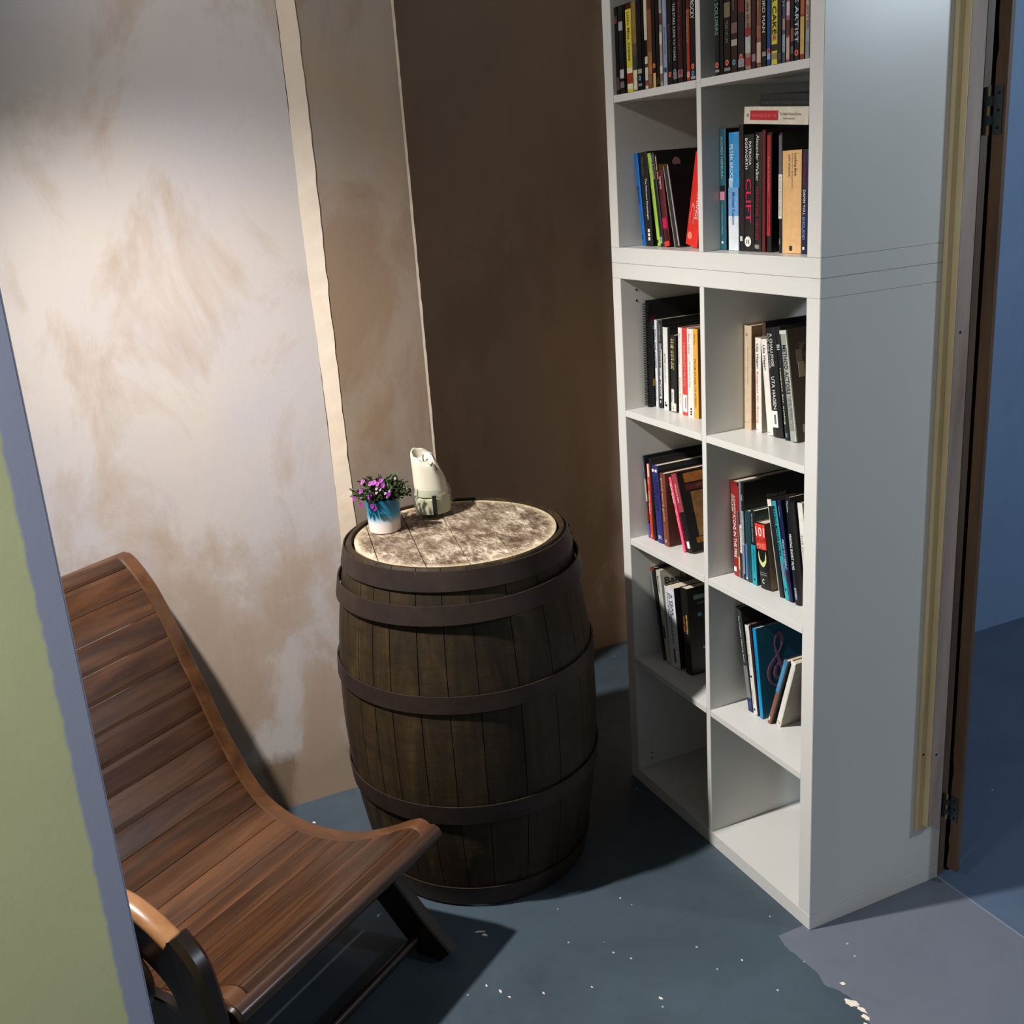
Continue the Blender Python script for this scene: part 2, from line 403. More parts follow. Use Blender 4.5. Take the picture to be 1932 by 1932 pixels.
# scuff on the upper side panel
bm = bmesh.new(); pts = [(0.225 + 0.006 * math.sin(k / 9 * 3.1), 0.545 - 0.045 * k / 9, 0.0016 * math.sin(math.pi * k / 9) + 0.0002) for k in range(10)]
lo = [bm.verts.new((0.0004, y - q, z)) for y, z, q in pts]; hi = [bm.verts.new((0.0004, y + q * 1.6, z)) for y, z, q in pts]
for k in range(9): bm.faces.new((lo[k], hi[k], hi[k + 1], lo[k + 1]))
obj('scuff', bm, paper((120, 128, 136), .5, .1, 'scuff'), side2[1])
# battens screwed up the back edge of the bookcase side
bt = thing('pine_batten', 'pale pine batten fixed upright to the side of the bookcases', 'batten', (0, 0, 0.165))
obj('backing_strip', box(0.0006, 0.012, 0.303, 0.357, 0, 2.3, bev=.0008), M_pine, bt)
obj('front_lath', box(0.0125, 0.027, 0.3175, 0.356, 0.012, 2.3, bev=.0008), M_pink, bt)
obj('lath_edge', box(0.0125, 0.0268, 0.3158, 0.3173, 0.012, 2.3), M_pine, bt)
for (x, y, z) in ((0.0121, 0.3085, 0.20), (0.0271, 0.332, 0.20), (0.0271, 0.332, 1.16), (0.0271, 0.332, 1.86)):
    b2 = lathe([(0.003, 0), (0.0028, 0.0006)], 10); b2.transform(Matrix.Translation((x, y, z)) @ Matrix.Rotation(math.pi / 2, 4, 'Y'))
    obj('screw_hole', b2, M_blk, bt)

# ======================= BOOKS =======================
GEO = {
    'b1': (-0.6967, 0.0500, 1.5029, 0.0154, 0.2176, -6.9392),
    'b2': (-0.6808, 0.0500, 1.5029, 0.0325, 0.2179, -4.2001),
    'b3': (-0.6289, 0.0500, 1.5029, 0.0129, 0.2160, -9.1832),
    'b4': (-0.6140, 0.0500, 1.5029, 0.0135, 0.2161, -9.5661),
    'b5': (-0.5999, 0.0520, 1.5029, 0.0042, 0.2130, -9.0000),
    'b6': (-0.5953, 0.0500, 1.5029, 0.0203, 0.1741, -8.2857),
    'b7': (-0.5533, 0.0500, 1.5029, 0.0180, 0.1864, -12.6956),
    'b9': (-0.5139, 0.0500, 1.5029, 0.0450, 0.2050, 13.0000),
    'c1': (-0.3717, 0.0460, 1.5029, 0.0200, 0.2499, 0.0414),
    'c2': (-0.3402, 0.0460, 1.5029, 0.0344, 0.2406, -0.1372),
    'c3': (-0.3039, 0.0460, 1.5029, 0.0140, 0.2533, -0.4780),
    'c4': (-0.2894, 0.0460, 1.5029, 0.0329, 0.2332, 0.0253),
    'c5': (-0.2551, 0.0460, 1.5029, 0.0217, 0.2350, 0.6373),
    'c6': (-0.2306, 0.0460, 1.5029, 0.0100, 0.2384, 0.0451),
    'c7': (-0.2149, 0.0460, 1.5029, 0.0136, 0.2325, 0.2519),
    'c8': (-0.2000, 0.0750, 1.5029, 0.0120, 0.2050, 0.0000),
    'c9': (-0.1773, 0.0460, 1.5029, 0.0100, 0.2302, -0.1731),
    'c10': (-0.1668, 0.0460, 1.5029, 0.0555, 0.1955, -0.1976),
    'c11': (-0.1093, 0.0460, 1.5029, 0.0174, 0.1949, 0.0636),
    'd1': (-0.7200, 0.0600, 1.0919, 0.0100, 0.2738, 0.5000),
    'd2': (-0.7068, 0.0820, 1.0919, 0.0110, 0.2246, 0.4877),
    'd3': (-0.6882, 0.0820, 1.0919, 0.0100, 0.2268, 1.7651),
    'd4': (-0.6692, 0.0820, 1.0919, 0.0208, 0.2099, 0.5534),
    'd5': (-0.6479, 0.0820, 1.0919, 0.0080, 0.2130, 1.2185),
    'd6': (-0.6353, 0.0820, 1.0919, 0.0244, 0.1942, 0.3673),
    'd7': (-0.6105, 0.0920, 1.0919, 0.0030, 0.1900, 0.5000),
    'd8': (-0.6022, 0.0820, 1.0919, 0.0160, 0.2154, 0.7217),
    'd9': (-0.5848, 0.0820, 1.0919, 0.0213, 0.2170, 0.4587),
    'd10': (-0.5626, 0.0820, 1.0919, 0.0254, 0.2163, 0.3103),
    'd11': (-0.5360, 0.0820, 1.0919, 0.0180, 0.2183, 0.1076),
    'e1': (-0.3717, 0.1060, 1.0919, 0.0260, 0.2390, 0.2628),
    'e8': (-0.3430, 0.1350, 1.0919, 0.0120, 0.2450, -0.3000),
    'e2': (-0.3275, 0.1060, 1.0919, 0.0195, 0.2157, -1.0718),
    'e3': (-0.2869, 0.1060, 1.0919, 0.0199, 0.2152, -6.5831),
    'e4': (-0.2638, 0.1060, 1.0919, 0.0314, 0.2418, -7.2608),
    'e5': (-0.2262, 0.1060, 1.0919, 0.0151, 0.2479, -8.5419),
    'e6': (-0.2084, 0.1060, 1.0919, 0.0220, 0.2421, -9.0419),
    'f1': (-0.7038, 0.0460, 0.7406, 0.0080, 0.2230, -4.9430),
    'f2': (-0.6954, 0.0460, 0.7406, 0.0129, 0.2053, -2.8047),
    'f3': (-0.6785, 0.0460, 0.7406, 0.0112, 0.2211, -3.7879),
    'f4': (-0.6612, 0.0460, 0.7406, 0.0283, 0.2079, -5.3364),
    'f5': (-0.6300, 0.0460, 0.7406, 0.0242, 0.1938, -4.3125),
    'f6': (-0.5588, 0.0570, 0.7406, 0.0098, 0.1942, -18.1035),
    'f7': (-0.5467, 0.0620, 0.7406, 0.0220, 0.2050, -18.5000),
    'g1': (-0.3591, 0.0660, 0.7406, 0.0283, 0.2328, -3.0908),
    'g2': (-0.3304, 0.0660, 0.7406, 0.0075, 0.2363, -2.6879),
    'g3': (-0.3215, 0.0660, 0.7406, 0.0099, 0.2368, -2.9304),
    'g4': (-0.3112, 0.0660, 0.7406, 0.0204, 0.1730, -2.4193),
    'g5': (-0.2863, 0.0660, 0.7406, 0.0162, 0.1786, -3.7675),
    'g6': (-0.2584, 0.0660, 0.7406, 0.0356, 0.1558, -7.9068),
    'g7': (-0.1908, 0.0660, 0.7406, 0.0132, 0.2250, -11.5571),
    'g8': (-0.1729, 0.0660, 0.7406, 0.0131, 0.2250, -12.5471),
    'g9': (-0.1592, 0.0660, 0.7406, 0.0120, 0.2302, -11.2710),
    'g10': (-0.1394, 0.0660, 0.7406, 0.0160, 0.2426, -9.0000),
    'g11': (-0.1200, 0.0800, 0.7406, 0.0160, 0.2320, -8.5000),
    'h1': (-0.6741, 0.0600, 0.3893, 0.0173, 0.2601, -10.8388),
    'h2': (-0.6561, 0.0600, 0.3893, 0.0203, 0.2599, -9.6266),
    'h3': (-0.6350, 0.0600, 0.3893, 0.0450, 0.2255, -6.1556),
    'h4': (-0.5760, 0.0680, 0.3893, 0.0300, 0.2407, -4.6370),
    'h5': (-0.4160, 0.0750, 0.3893, 0.0120, 0.2000, 0.0000),
    'i1': (-0.3215, 0.0800, 0.3893, 0.0161, 0.2656, -10.8934),
    'i2': (-0.3046, 0.0800, 0.3893, 0.0146, 0.2270, -8.6798),
    'i3': (-0.2894, 0.0800, 0.3893, 0.0050, 0.2334, -7.6299),
    'i4': (-0.2798, 0.0800, 0.3893, 0.0121, 0.2289, -7.4524),
    'i5': (-0.2528, 0.0800, 0.3893, 0.0112, 0.1999, 18.0933),
    'i6': (-0.2333, 0.0900, 0.3893, 0.0154, 0.1961, 16.0676),
    'i7': (-0.1735, 0.1200, 0.3893, 0.0160, 0.1506, 0.0000),
}
Wt, Bk = (232, 230, 222), (24, 24, 26)
# key: (label, spine colour, cover colour, depth, [lettering], [printed patches], bulge)
# lettering: (text, start, end along the spine from its top, share of spine width, colour, sideways offset)
# patches: (start, end, left, right share of spine width, colour)
SP = {
'b1': ('plain bright blue paperback leaning left, first book in the upper left cube', (10, 98, 178), (10, 80, 150), .16, [('MUSICALS', .36, .54, .35, (8, 40, 90), .0), ('the guide', .60, .74, .3, (60, 140, 200), 0)], [(.88, .93, .3, .6, (8, 50, 110))]),
'b2': ('wide black paperback with white title beside the bright blue one', Bk, Bk, .16, [('The Reluctant Escapologist', .28, .72, .26, Wt, .18), ('MARK SMITH', .05, .24, .30, (96, 98, 40), -.10)], [(.82, .855, .5, .75, Wt), (.865, .90, .5, .75, Wt), (.91, .945, .5, .75, Wt)]),
'b3': ('lime green spined paperback leaning between two black books', (158, 198, 68), (30, 30, 30), .14, [('the actor and the target', .10, .75, .25, (110, 140, 50), 0)], [(.93, .965, .2, .6, Bk)]),
'b4': ('thin black book with small white title right of the lime green spine', Bk, Bk, .14, [('Clues & Comedy', .02, .28, .7, (190, 190, 150), 0), ('METHUEN', .90, .97, .6, Wt, 0)], []),
'b5': ('tall thin black book with a pale face on its cover, the craft of comedy', (40, 30, 32), Bk, .17, [], [(.02, .17, .1, .9, (205, 170, 165)), (.18, .27, .2, 1, (205, 150, 70))]),
'b6': ('dark red paperback titled Impro in front of the tall comedy book', (92, 22, 34), (64, 24, 26), .13, [('impro', .08, .24, .5, (225, 205, 205), 0)], [(.62, .76, 0.05, .95, (190, 24, 74)), (.78, .93, .4, .9, (60, 20, 24)), (.93, 1, .0, 1, (206, 60, 44))]),
'b7': ('black book leaning left with white page edges, before the red one', (46, 44, 42), Bk, .13, [], [(0, 1, 0, .10, (170, 170, 160)), (0, 1, .93, 1, (235, 232, 222))]),
'b9': ('bright red book leaning right against the divider in the upper left cube', (216, 44, 34), (200, 38, 30), .14, [('INTERCHANGE', .22, .70, .26, (238, 205, 196), .22), ('C', .52, .76, .35, (232, 120, 108), -.12)], []),
'c1': ('teal hardback biography with a small pink portrait on its spine', (36, 94, 112), Bk, .17, [('AUDREY HEPBURN', .06, .40, .42, (120, 178, 186), 0), ('Sean Hepburn Ferrer', .62, .87, .25, (140, 180, 186), 0)], [(.46, .51, .15, .85, (28, 22, 26)), (.51, .58, .1, .9, (214, 130, 158)), (.925, .945, .3, .6, Wt)]),
'c2': ('hardback spine of blue sky over white cloud, second book in its row', (52, 142, 202), (40, 120, 180), .16, [('PETER BROOK', .10, .42, .34, (214, 232, 240), -.12), ('Michael Kustow', .50, .78, .30, (24, 92, 160), .02)], [(.38, .46, .05, .45, (150, 190, 215)), (.46, .70, .0, 1, (110, 160, 208)), (.70, 1, .0, 1, (214, 222, 226))]),
'c3': ('tall thin black hardback with dark red lettering just left of the big magenta lettering', (30, 20, 22), Bk, .17, [('CLINT EASTWOOD', .04, .36, .6, (104, 30, 36), 0), ('PATRICK McGILLIGAN', .42, .78, .5, (90, 26, 34), 0)], [(.88, .92, .2, .8, (200, 200, 190))]),
'c4': ('black book with huge magenta lettering and a round white badge on its spine', Bk, Bk, .16, [('PATRICIA', .06, .26, .24, Wt, .20), ('BOSWORTH', .03, .29, .24, Wt, -.16), ('CLIFT', .37, .75, .55, (206, 24, 72), .04)], []),
'c5': ('black hardback titled National Heroes in dark red and white', (30, 26, 26), Bk, .16, [('Alexander Walker', .02, .40, .45, (206, 204, 190), 0), ('NATIONAL HEROES', .45, .90, .42, (150, 36, 28), 0), ('HARRAP', .94, .975, .7, (200, 200, 180), 0)], []),
'c6': ('plain dark red book right of National Heroes', (104, 26, 30), (90, 24, 28), .15, [], []),
'c7': ('black hardback with a long red spine panel and pale red letters', (30, 24, 24), (26, 22, 22), .16, [('ELIA KAZAN', .20, .48, .30, (226, 110, 110), .02), ('A LIFE', .53, .78, .22, (120, 24, 30), .02)], [(.02, .86, .10, .92, (160, 40, 46))]),
'c8': ('plain black book set back behind the long red spine panel', Bk, Bk, .13, [], []),
'c9': ('thin black book with a grey and white strip, left of the thick tan paperback', (28, 30, 34), Bk, .15, [('Francis Ford Coppola', .36, .69, .42, (30, 30, 30), 0), ('FABER', .88, .93, .4, (150, 150, 150), 0)], [(.02, .34, .1, .95, (96, 98, 106)), (.34, .71, .05, .98, (226, 226, 222))]),
'c10': ('thick tan paperback titled Looking Back at the right of the row', (222, 178, 122), (206, 166, 116), .14, [('Looking Back', .03, .25, .14, (60, 50, 36), .22), ('Never Explain', .03, .36, .07, (120, 100, 74), .06), ('John Osborne', .04, .25, .11, (70, 58, 42), -.10)], [(.925, .975, .42, .58, (40, 34, 30))]),
'c11': ('dark navy paperback titled Damn You, England by the right panel', (26, 28, 58), (24, 26, 50), .14, [('JOHN OSBORNE', .03, .34, .40, (146, 34, 74), 0), ('DAMN YOU,', .38, .62, .45, (224, 226, 232), 0), ('ENGLAND', .64, .86, .45, (110, 150, 200), 0)], [(.93, .96, .3, .6, Wt)]),
'd1': ('tall black spiral bound notebook, first in its cube', (22, 22, 22), (22, 22, 23), .20, [], []),
'd2': ('white paperback titled You, the Career', (214, 218, 228), (206, 204, 190), .19, [('YOU, THE CAREER', .10, .55, .55, (30, 32, 44), .05), ('BONNIE GILLESPIE', .70, .93, .28, (70, 80, 110), .1)], []),
'd3': ('black and white paperback titled Power of the Actor', (196, 198, 204), Bk, .17, [('POWER', .34, .54, .7, (24, 24, 26), 0), ('of the', .56, .63, .4, (60, 60, 60), 0), ('ACTOR', .66, .87, .7, (24, 24, 26), 0), ('CHUBBUCK', .05, .24, .6, (150, 150, 150), 0)], [(0, .26, 0, 1, (40, 40, 46)), (.26, .33, 0, 1, (120, 124, 134)), (.89, 1, 0, 1, Bk), (.91, .94, .4, .8, Wt)]),
'd4': ('plain white paperback with small grey title Acting, left of the black ones', (220, 218, 212), Bk, .16, [('ACTING', .31, .43, .28, (50, 50, 50), .05), ('second edition', .45, .66, .22, (100, 100, 100), .05)], [(.90, .925, .35, .6, (80, 80, 80)), (.93, .96, .35, .8, (28, 30, 40))]),
'd5': ('plain black spined book behind the gold lettered one', (24, 24, 26), (24, 24, 26), .17, [], []),
'd6': ('short black library book with gold title and white barcode sticker', (34, 34, 32), (30, 30, 28), .14, [('THE ART OF', .04, .44, .26, (196, 180, 104), .14), ('THE ACTOR', .04, .44, .24, (216, 214, 184), -.16), ('10', .93, .965, .3, (80, 80, 80), 0)], [(.70, .97, .18, .62, (222, 222, 216)), (.74, .93, .34, .46, (90, 90, 90)), (.88, .99, .1, .95, (214, 212, 200))]),
'd7': ('very thin pale green booklet between the library book and the white paperback', (166, 170, 148), (150, 154, 136), .13, [], []),
'd8': ('white paperback with faint red title left of the red spine', (224, 220, 212), (170, 150, 138), .15, [('Masters of the Stage', .07, .42, .3, (206, 140, 130), -.05), ('Eugenio Barba', .57, .88, .28, (190, 120, 110), .05)], []),
'd9': ('red and white paperback with a purple tag near its foot', (206, 66, 62), (150, 50, 52), .15, [('UNIVERSITY PLAYS', .17, .66, .38, (232, 150, 140), .16)], [(.76, .96, .20, .98, (228, 224, 218)), (.79, .92, .66, .82, (120, 50, 80))]),
'd10': ('white paperback with three black dots at its foot', (226, 222, 214), (196, 190, 176), .15, [('Simon Callow', .05, .28, .20, (130, 126, 120), -.04), ('The Actor and the Target', .36, .66, .20, (130, 126, 120), .0)], [(.895, .918, .52, .74, Bk), (.925, .948, .52, .74, Bk), (.955, .978, .52, .74, Bk)]),
'd11': ('yellow paperback titled From Stage to Screen next to the divider', (222, 166, 66), (130, 84, 30), .14, [('Ken Rea', .06, .17, .3, (150, 110, 40), 0), ('FROM STAGE TO SCREEN', .33, .88, .36, (150, 110, 44), 0)], []),
'e1': ('old tan cloth hardback at the left of the acting books', (200, 178, 148), (176, 140, 106), .20, [('Stanislavski', .07, .095, .4, (150, 128, 100), 0), ('Building a Character', .20, .56, .18, (170, 146, 116), .1)], [(.925, .93, .1, .8, (150, 128, 100))]),
'e8': ('tall black book set far back behind the two white paperbacks', (78, 62, 48), (24, 24, 24), .21, [], []),
'e2': ('white paperback titled Respect for Acting in orange script', (226, 222, 212), (190, 180, 164), .14, [('Uta Hagen', .06, .32, .42, (60, 58, 56), -.02), ('Respect for Acting', .35, .90, .42, (226, 128, 84), -.06)], [(.972, .976, .05, .8, (60, 60, 60))]),
'e3': ('white paperback leaning left against the orange script one', (226, 220, 212), (216, 208, 196), .14, [('Uta Hagen', .06, .32, .46, (60, 58, 56), 0)], [(.965, .972, .2, .6, (60, 60, 60))]),
'e4': ('black library hardback titled A Challenge for the Actor with a barcode sticker', (22, 23, 24), (20, 22, 22), .17, [('A CHALLENGE', .05, .35, .28, (200, 206, 204), .06), ('FOR THE ACTOR', .05, .37, .18, (170, 176, 172), -.26), ('UTA HAGEN', .44, .74, .32, (206, 212, 212), -.05)], [(.755, .91, .02, .62, (226, 226, 222)), (.79, .88, .24, .46, (96, 96, 100))]),
'e5': ('black paperback titled respect for acting in pale spaced letters', (22, 24, 26), Bk, .16, [('respect for acting', .36, .86, .34, (206, 212, 170), 0), ('BI', .155, .20, .6, (176, 206, 206), 0)], [(.935, .975, .35, .7, (90, 120, 130))]),
'e6': ('silver grey hardback titled Method Actors with a collage cover', (150, 154, 146), (74, 62, 50), .18, [('METHOD ACTORS', .13, .57, .56, (44, 46, 46), -.02), ('THREE GENERATIONS', .58, .90, .26, (100, 104, 98), .16), ('OF AN ACTING STYLE', .60, .90, .22, (100, 104, 98), -.14)], [(0, .035, 0, 1, (196, 202, 198)), (0, 1, .88, 1, (176, 186, 172))]),
'f1': ('slim dark navy paperback with patchwork spine, first in its cube', (30, 30, 52), (24, 28, 36), .19, [('The Complete Guide', .05, .28, .5, (170, 170, 190), 0)], [(.28, .45, .1, .9, (180, 160, 150)), (.45, .55, .3, 1, (214, 196, 160)), (.56, .80, .1, .9, (130, 50, 40)), (.82, 1, 0, 1, (88, 84, 158))]),
'f2': ('slim red paperback with white lettering next to the navy one', (196, 58, 38), (150, 40, 30), .17, [('AND', .19, .27, .3, (232, 220, 206), .1), ('STORY GENIUS', .36, .66, .38, (240, 226, 214), .1)], [(0, .17, .45, .95, (236, 206, 180)), (.94, .98, .3, .7, (226, 130, 90))]),
'f3': ('tall plain black book between the red and dark blue spines', (22, 22, 24), (22, 22, 24), .19, [], []),
'f4': ('dark blue paperback with two white squares near the top', (44, 44, 108), (26, 28, 40), .18, [('WRITERS GUIDE', .14, .58, .55, (28, 36, 76), 0), ('A&C', .90, .95, .5, (214, 216, 230), .1)], [(.05, .085, .1, .42, Wt), (.05, .085, .58, .88, Wt)]),
'f5': ('thick brown book titled good word guide', (112, 62, 48), (86, 50, 40), .14, [('good word guide', .06, .66, .46, (206, 158, 120), 0), ('MARTIN MANSER', .70, .84, .3, (160, 110, 90), 0)], [(.91, .95, .4, .6, (210, 180, 160))]),
'f6': ('pink paperback with white title leaning far left', (240, 92, 124), (196, 40, 84), .13, [('ANY IDEAS?', .08, .36, .62, (248, 232, 232), 0), ('Rib Davis', .44, .68, .4, (250, 190, 196), 0)], []),
'f7': ('leaning black book titled Writer\'s Idea with a rose spine top', (24, 22, 22), (24, 22, 22), .17, [("Writer's Idea", .13, .37, .34, (226, 206, 206), -.05)], [(0, .49, .02, .98, (150, 62, 70)), (.86, .95, .3, .8, (220, 220, 214))]),
'g1': ('dark red hardback titled Icons in the Fire', (138, 34, 32), (84, 34, 30), .21, [('ALEXANDER', .14, .34, .22, (220, 206, 196), .06), ('WALKER', .13, .32, .20, (220, 206, 196), -.24), ('ICONS IN THE FIRE', .35, .80, .38, (236, 228, 218), -.04)], [(.905, .955, .12, .45, Wt), (.30, 1, .76, .98, (112, 84, 78)), (.78, .92, .78, .97, (206, 170, 130)), (0, .03, 0, 1, (110, 34, 30))]),
'g2': ('thin grey backed paperback right of the dark red hardback', (120, 126, 140), (90, 94, 104), .19, [('Writing Dialogue', .47, .70, .6, (50, 52, 60), 0)], [(.44, .73, .0, 1, (226, 224, 218)), (.74, 1, 0, .8, (44, 44, 50))]),
'g3': ('tall black book with a faint two line title across its cover', (24, 24, 26), (24, 24, 25), .20, [('Ethan and Joel Coen', .30, .61, .48, (50, 50, 56), -.02), ('COEN', .12, .18, .4, (200, 200, 200), 0)], [(.29, .64, .05, .8, (170, 174, 186)), (.64, .94, .1, .75, (120, 130, 150))]),
'g4': ('short dark teal paperback with pale blue foot', (28, 62, 68), (24, 58, 64), .16, [('Lynda La Plante', .04, .42, .35, (44, 96, 100), -.2)], [(.47, .95, .05, .35, (70, 120, 180)), (.94, .975, .1, .3, Wt)]),
'g5': ('short black and turquoise paperback left of the 101 book', (30, 32, 36), (26, 62, 66), .16, [('IRVING SINGER', .04, .42, .28, (150, 160, 166), 0), ('Paperbacks', .52, .84, .3, (16, 84, 96), 0)], [(.46, 1, .0, 1, (20, 150, 168)), (.91, .945, .3, .6, (16, 30, 40))]),
'g6': ('stubby black book with a red 101 Sci-Fi Movies panel on its spine', (20, 20, 20), (150, 128, 104), .13, [('101', .05, .18, 0, Wt, 0)], []),
'g7': ('slim black and white paperback leaning left of the turquoise spine', (30, 30, 32), (36, 36, 36), .16, [], [(0, .07, .0, 1, (222, 220, 210)), (.07, 1, 0, .14, (190, 196, 190))]),
'g8': ('turquoise paperback titled Making Movies Work', (44, 156, 170), (26, 28, 32), .17, [('MAKING MOVIES WORK', .05, .56, .62, (20, 40, 48), 0)], [(.62, .76, .35, .9, (110, 130, 160)), (.88, .91, .4, .7, (30, 60, 80))]),
'g9': ('navy book titled Writing Your Screenplay', (22, 28, 66), (20, 24, 50), .18, [('WRITING YOUR SCREENPLAY', .38, .68, .6, (176, 196, 220), 0), ('Bloomsbury', .06, .16, .4, (120, 150, 200), 0)], [(.82, .95, 0, .5, (20, 84, 84)), (.70, .81, .0, .4, (92, 30, 40))]),
'g10': ('black paperback titled Making Short Films', (20, 22, 30), (22, 22, 24), .18, [('MAKING SHORT FILMS', .34, .67, .5, (224, 226, 226), 0), ('Thurlow', .03, .14, .35, (190, 190, 196), 0), ('BLOOMSBURY', .84, .95, .4, (200, 206, 226), 0)], []),
'g11': ('white paperback tucked last against the right panel, the inner world', (222, 222, 212), (170, 170, 160), .16, [('THE INNER WORLD', .30, .80, .3, (110, 110, 104), 0)], []),
'h1': ('tall black book with a red top leaning at the far left of its cube', (28, 26, 28), (24, 22, 24), .20, [], [(0, .035, 0, .8, (140, 30, 36)), (.03, .33, 0, .16, (150, 150, 150))]),
'h2': ('pale grey hardback with black cover lettering leaning left', (176, 178, 166), (164, 162, 148), .20, [('Banksy', .06, .24, .34, (36, 36, 34), -.02)], [(.60, .74, .30, .66, (40, 40, 36)), (.585, .60, .35, .5, (40, 40, 36))]),
'h3': ('thick white book titled A Year in Photography', (208, 210, 218), (26, 26, 26), .17, [('A YEAR', .07, .34, .17, (40, 40, 44), .26), ('IN PHOTOGRAPHY', .07, .70, .18, (40, 40, 44), .04), ('MAGNUM ARCHIVE', .07, .44, .10, (60, 60, 64), -.16)], [(.76, .94, .50, .66, (44, 44, 44))]),
'h4': ('wide black book lettered Seventies and Forties', (22, 22, 23), (20, 20, 21), .18, [('SEVENTIES', .30, .52, .20, (222, 206, 92), .30), ('FORTIES', .33, .51, .20, (206, 84, 48), -.10)], []),
'h5': ('white paperback wedged against the divider beside the dark photo books', (206, 216, 222), (150, 150, 150), .15, [], [(.05, .9, .3, .6, (176, 190, 204))]),
'i1': ('tall black and grey book titled The Complete Make-Up Artist', (52, 54, 56), (22, 22, 22), .20, [('The Complete Make-Up Artist', .08, .53, .40, (206, 212, 210), 0)], [(.0, .04, .1, .9, (60, 62, 58)), (.56, .87, .10, .95, (122, 124, 126)), (.87, 1, 0, 1, (28, 42, 92)), (.90, .95, .5, .65, (90, 120, 190))]),
'i2': ('white paperback titled Special Effects Makeup', (222, 222, 214), (70, 40, 48), .17, [('Special Effects Makeup', .06, .45, .34, (120, 116, 116), 0), ('Janus Vinther', .72, .88, .3, (110, 110, 114), 0)], [(.56, .585, .3, .7, Bk), (.93, .96, .35, .7, (60, 70, 70))]),
'i3': ('thin maroon booklet between the white and bright blue spines', (62, 32, 44), (54, 30, 40), .16, [], []),
'i4': ('bright blue spined book with a treble clef on its dark teal cover', (12, 146, 200), (34, 96, 120), .18, [('THE ARTS OF MUSIC', .20, .58, .4, (10, 90, 130), 0)], []),
'i5': ('blue topped brown paperback leaning right on the white one', (132, 88, 62), (44, 42, 44), .13, [('STATUS ANXIETY', .08, .46, .4, (150, 200, 226), 0)], [(0, .50, .0, 1, (62, 132, 172)), (.90, .96, .2, .6, (226, 206, 190))]),
'i6': ('plain white paperback with an orange circle leaning right', (226, 224, 214), (150, 146, 134), .12, [], [(.0, .04, .0, 1, (236, 234, 226))]),
'i7': ('short black paperback with purple marks by the right panel', (26, 24, 30), (22, 22, 24), .12, [('Quiet Quentin', .08, .52, .32, (170, 170, 164), .1)], [(.62, .76, .1, .3, (150, 60, 150))]),
}
GRP = {'B': 'books in the upper left cube', 'C': 'books in the upper right cube', 'D': 'acting books in the second left cube', 'E': 'books beside the tan hardback',
       'F': 'writing books in the third left cube', 'G': 'film books in the third right cube', 'H': 'photography books in the fourth left cube', 'I': 'books in the fourth right cube'}
M_page = NT('book_pages'); _n = M_page.noise(M_page.coord(scale=(60, 1, 1)), 12, 3, 0.5); M_page = M_page.out(M_page.ramp(_n, [(0.3, (196, 184, 160)), (0.7, (222, 212, 190))]), 0.8, 0.2)
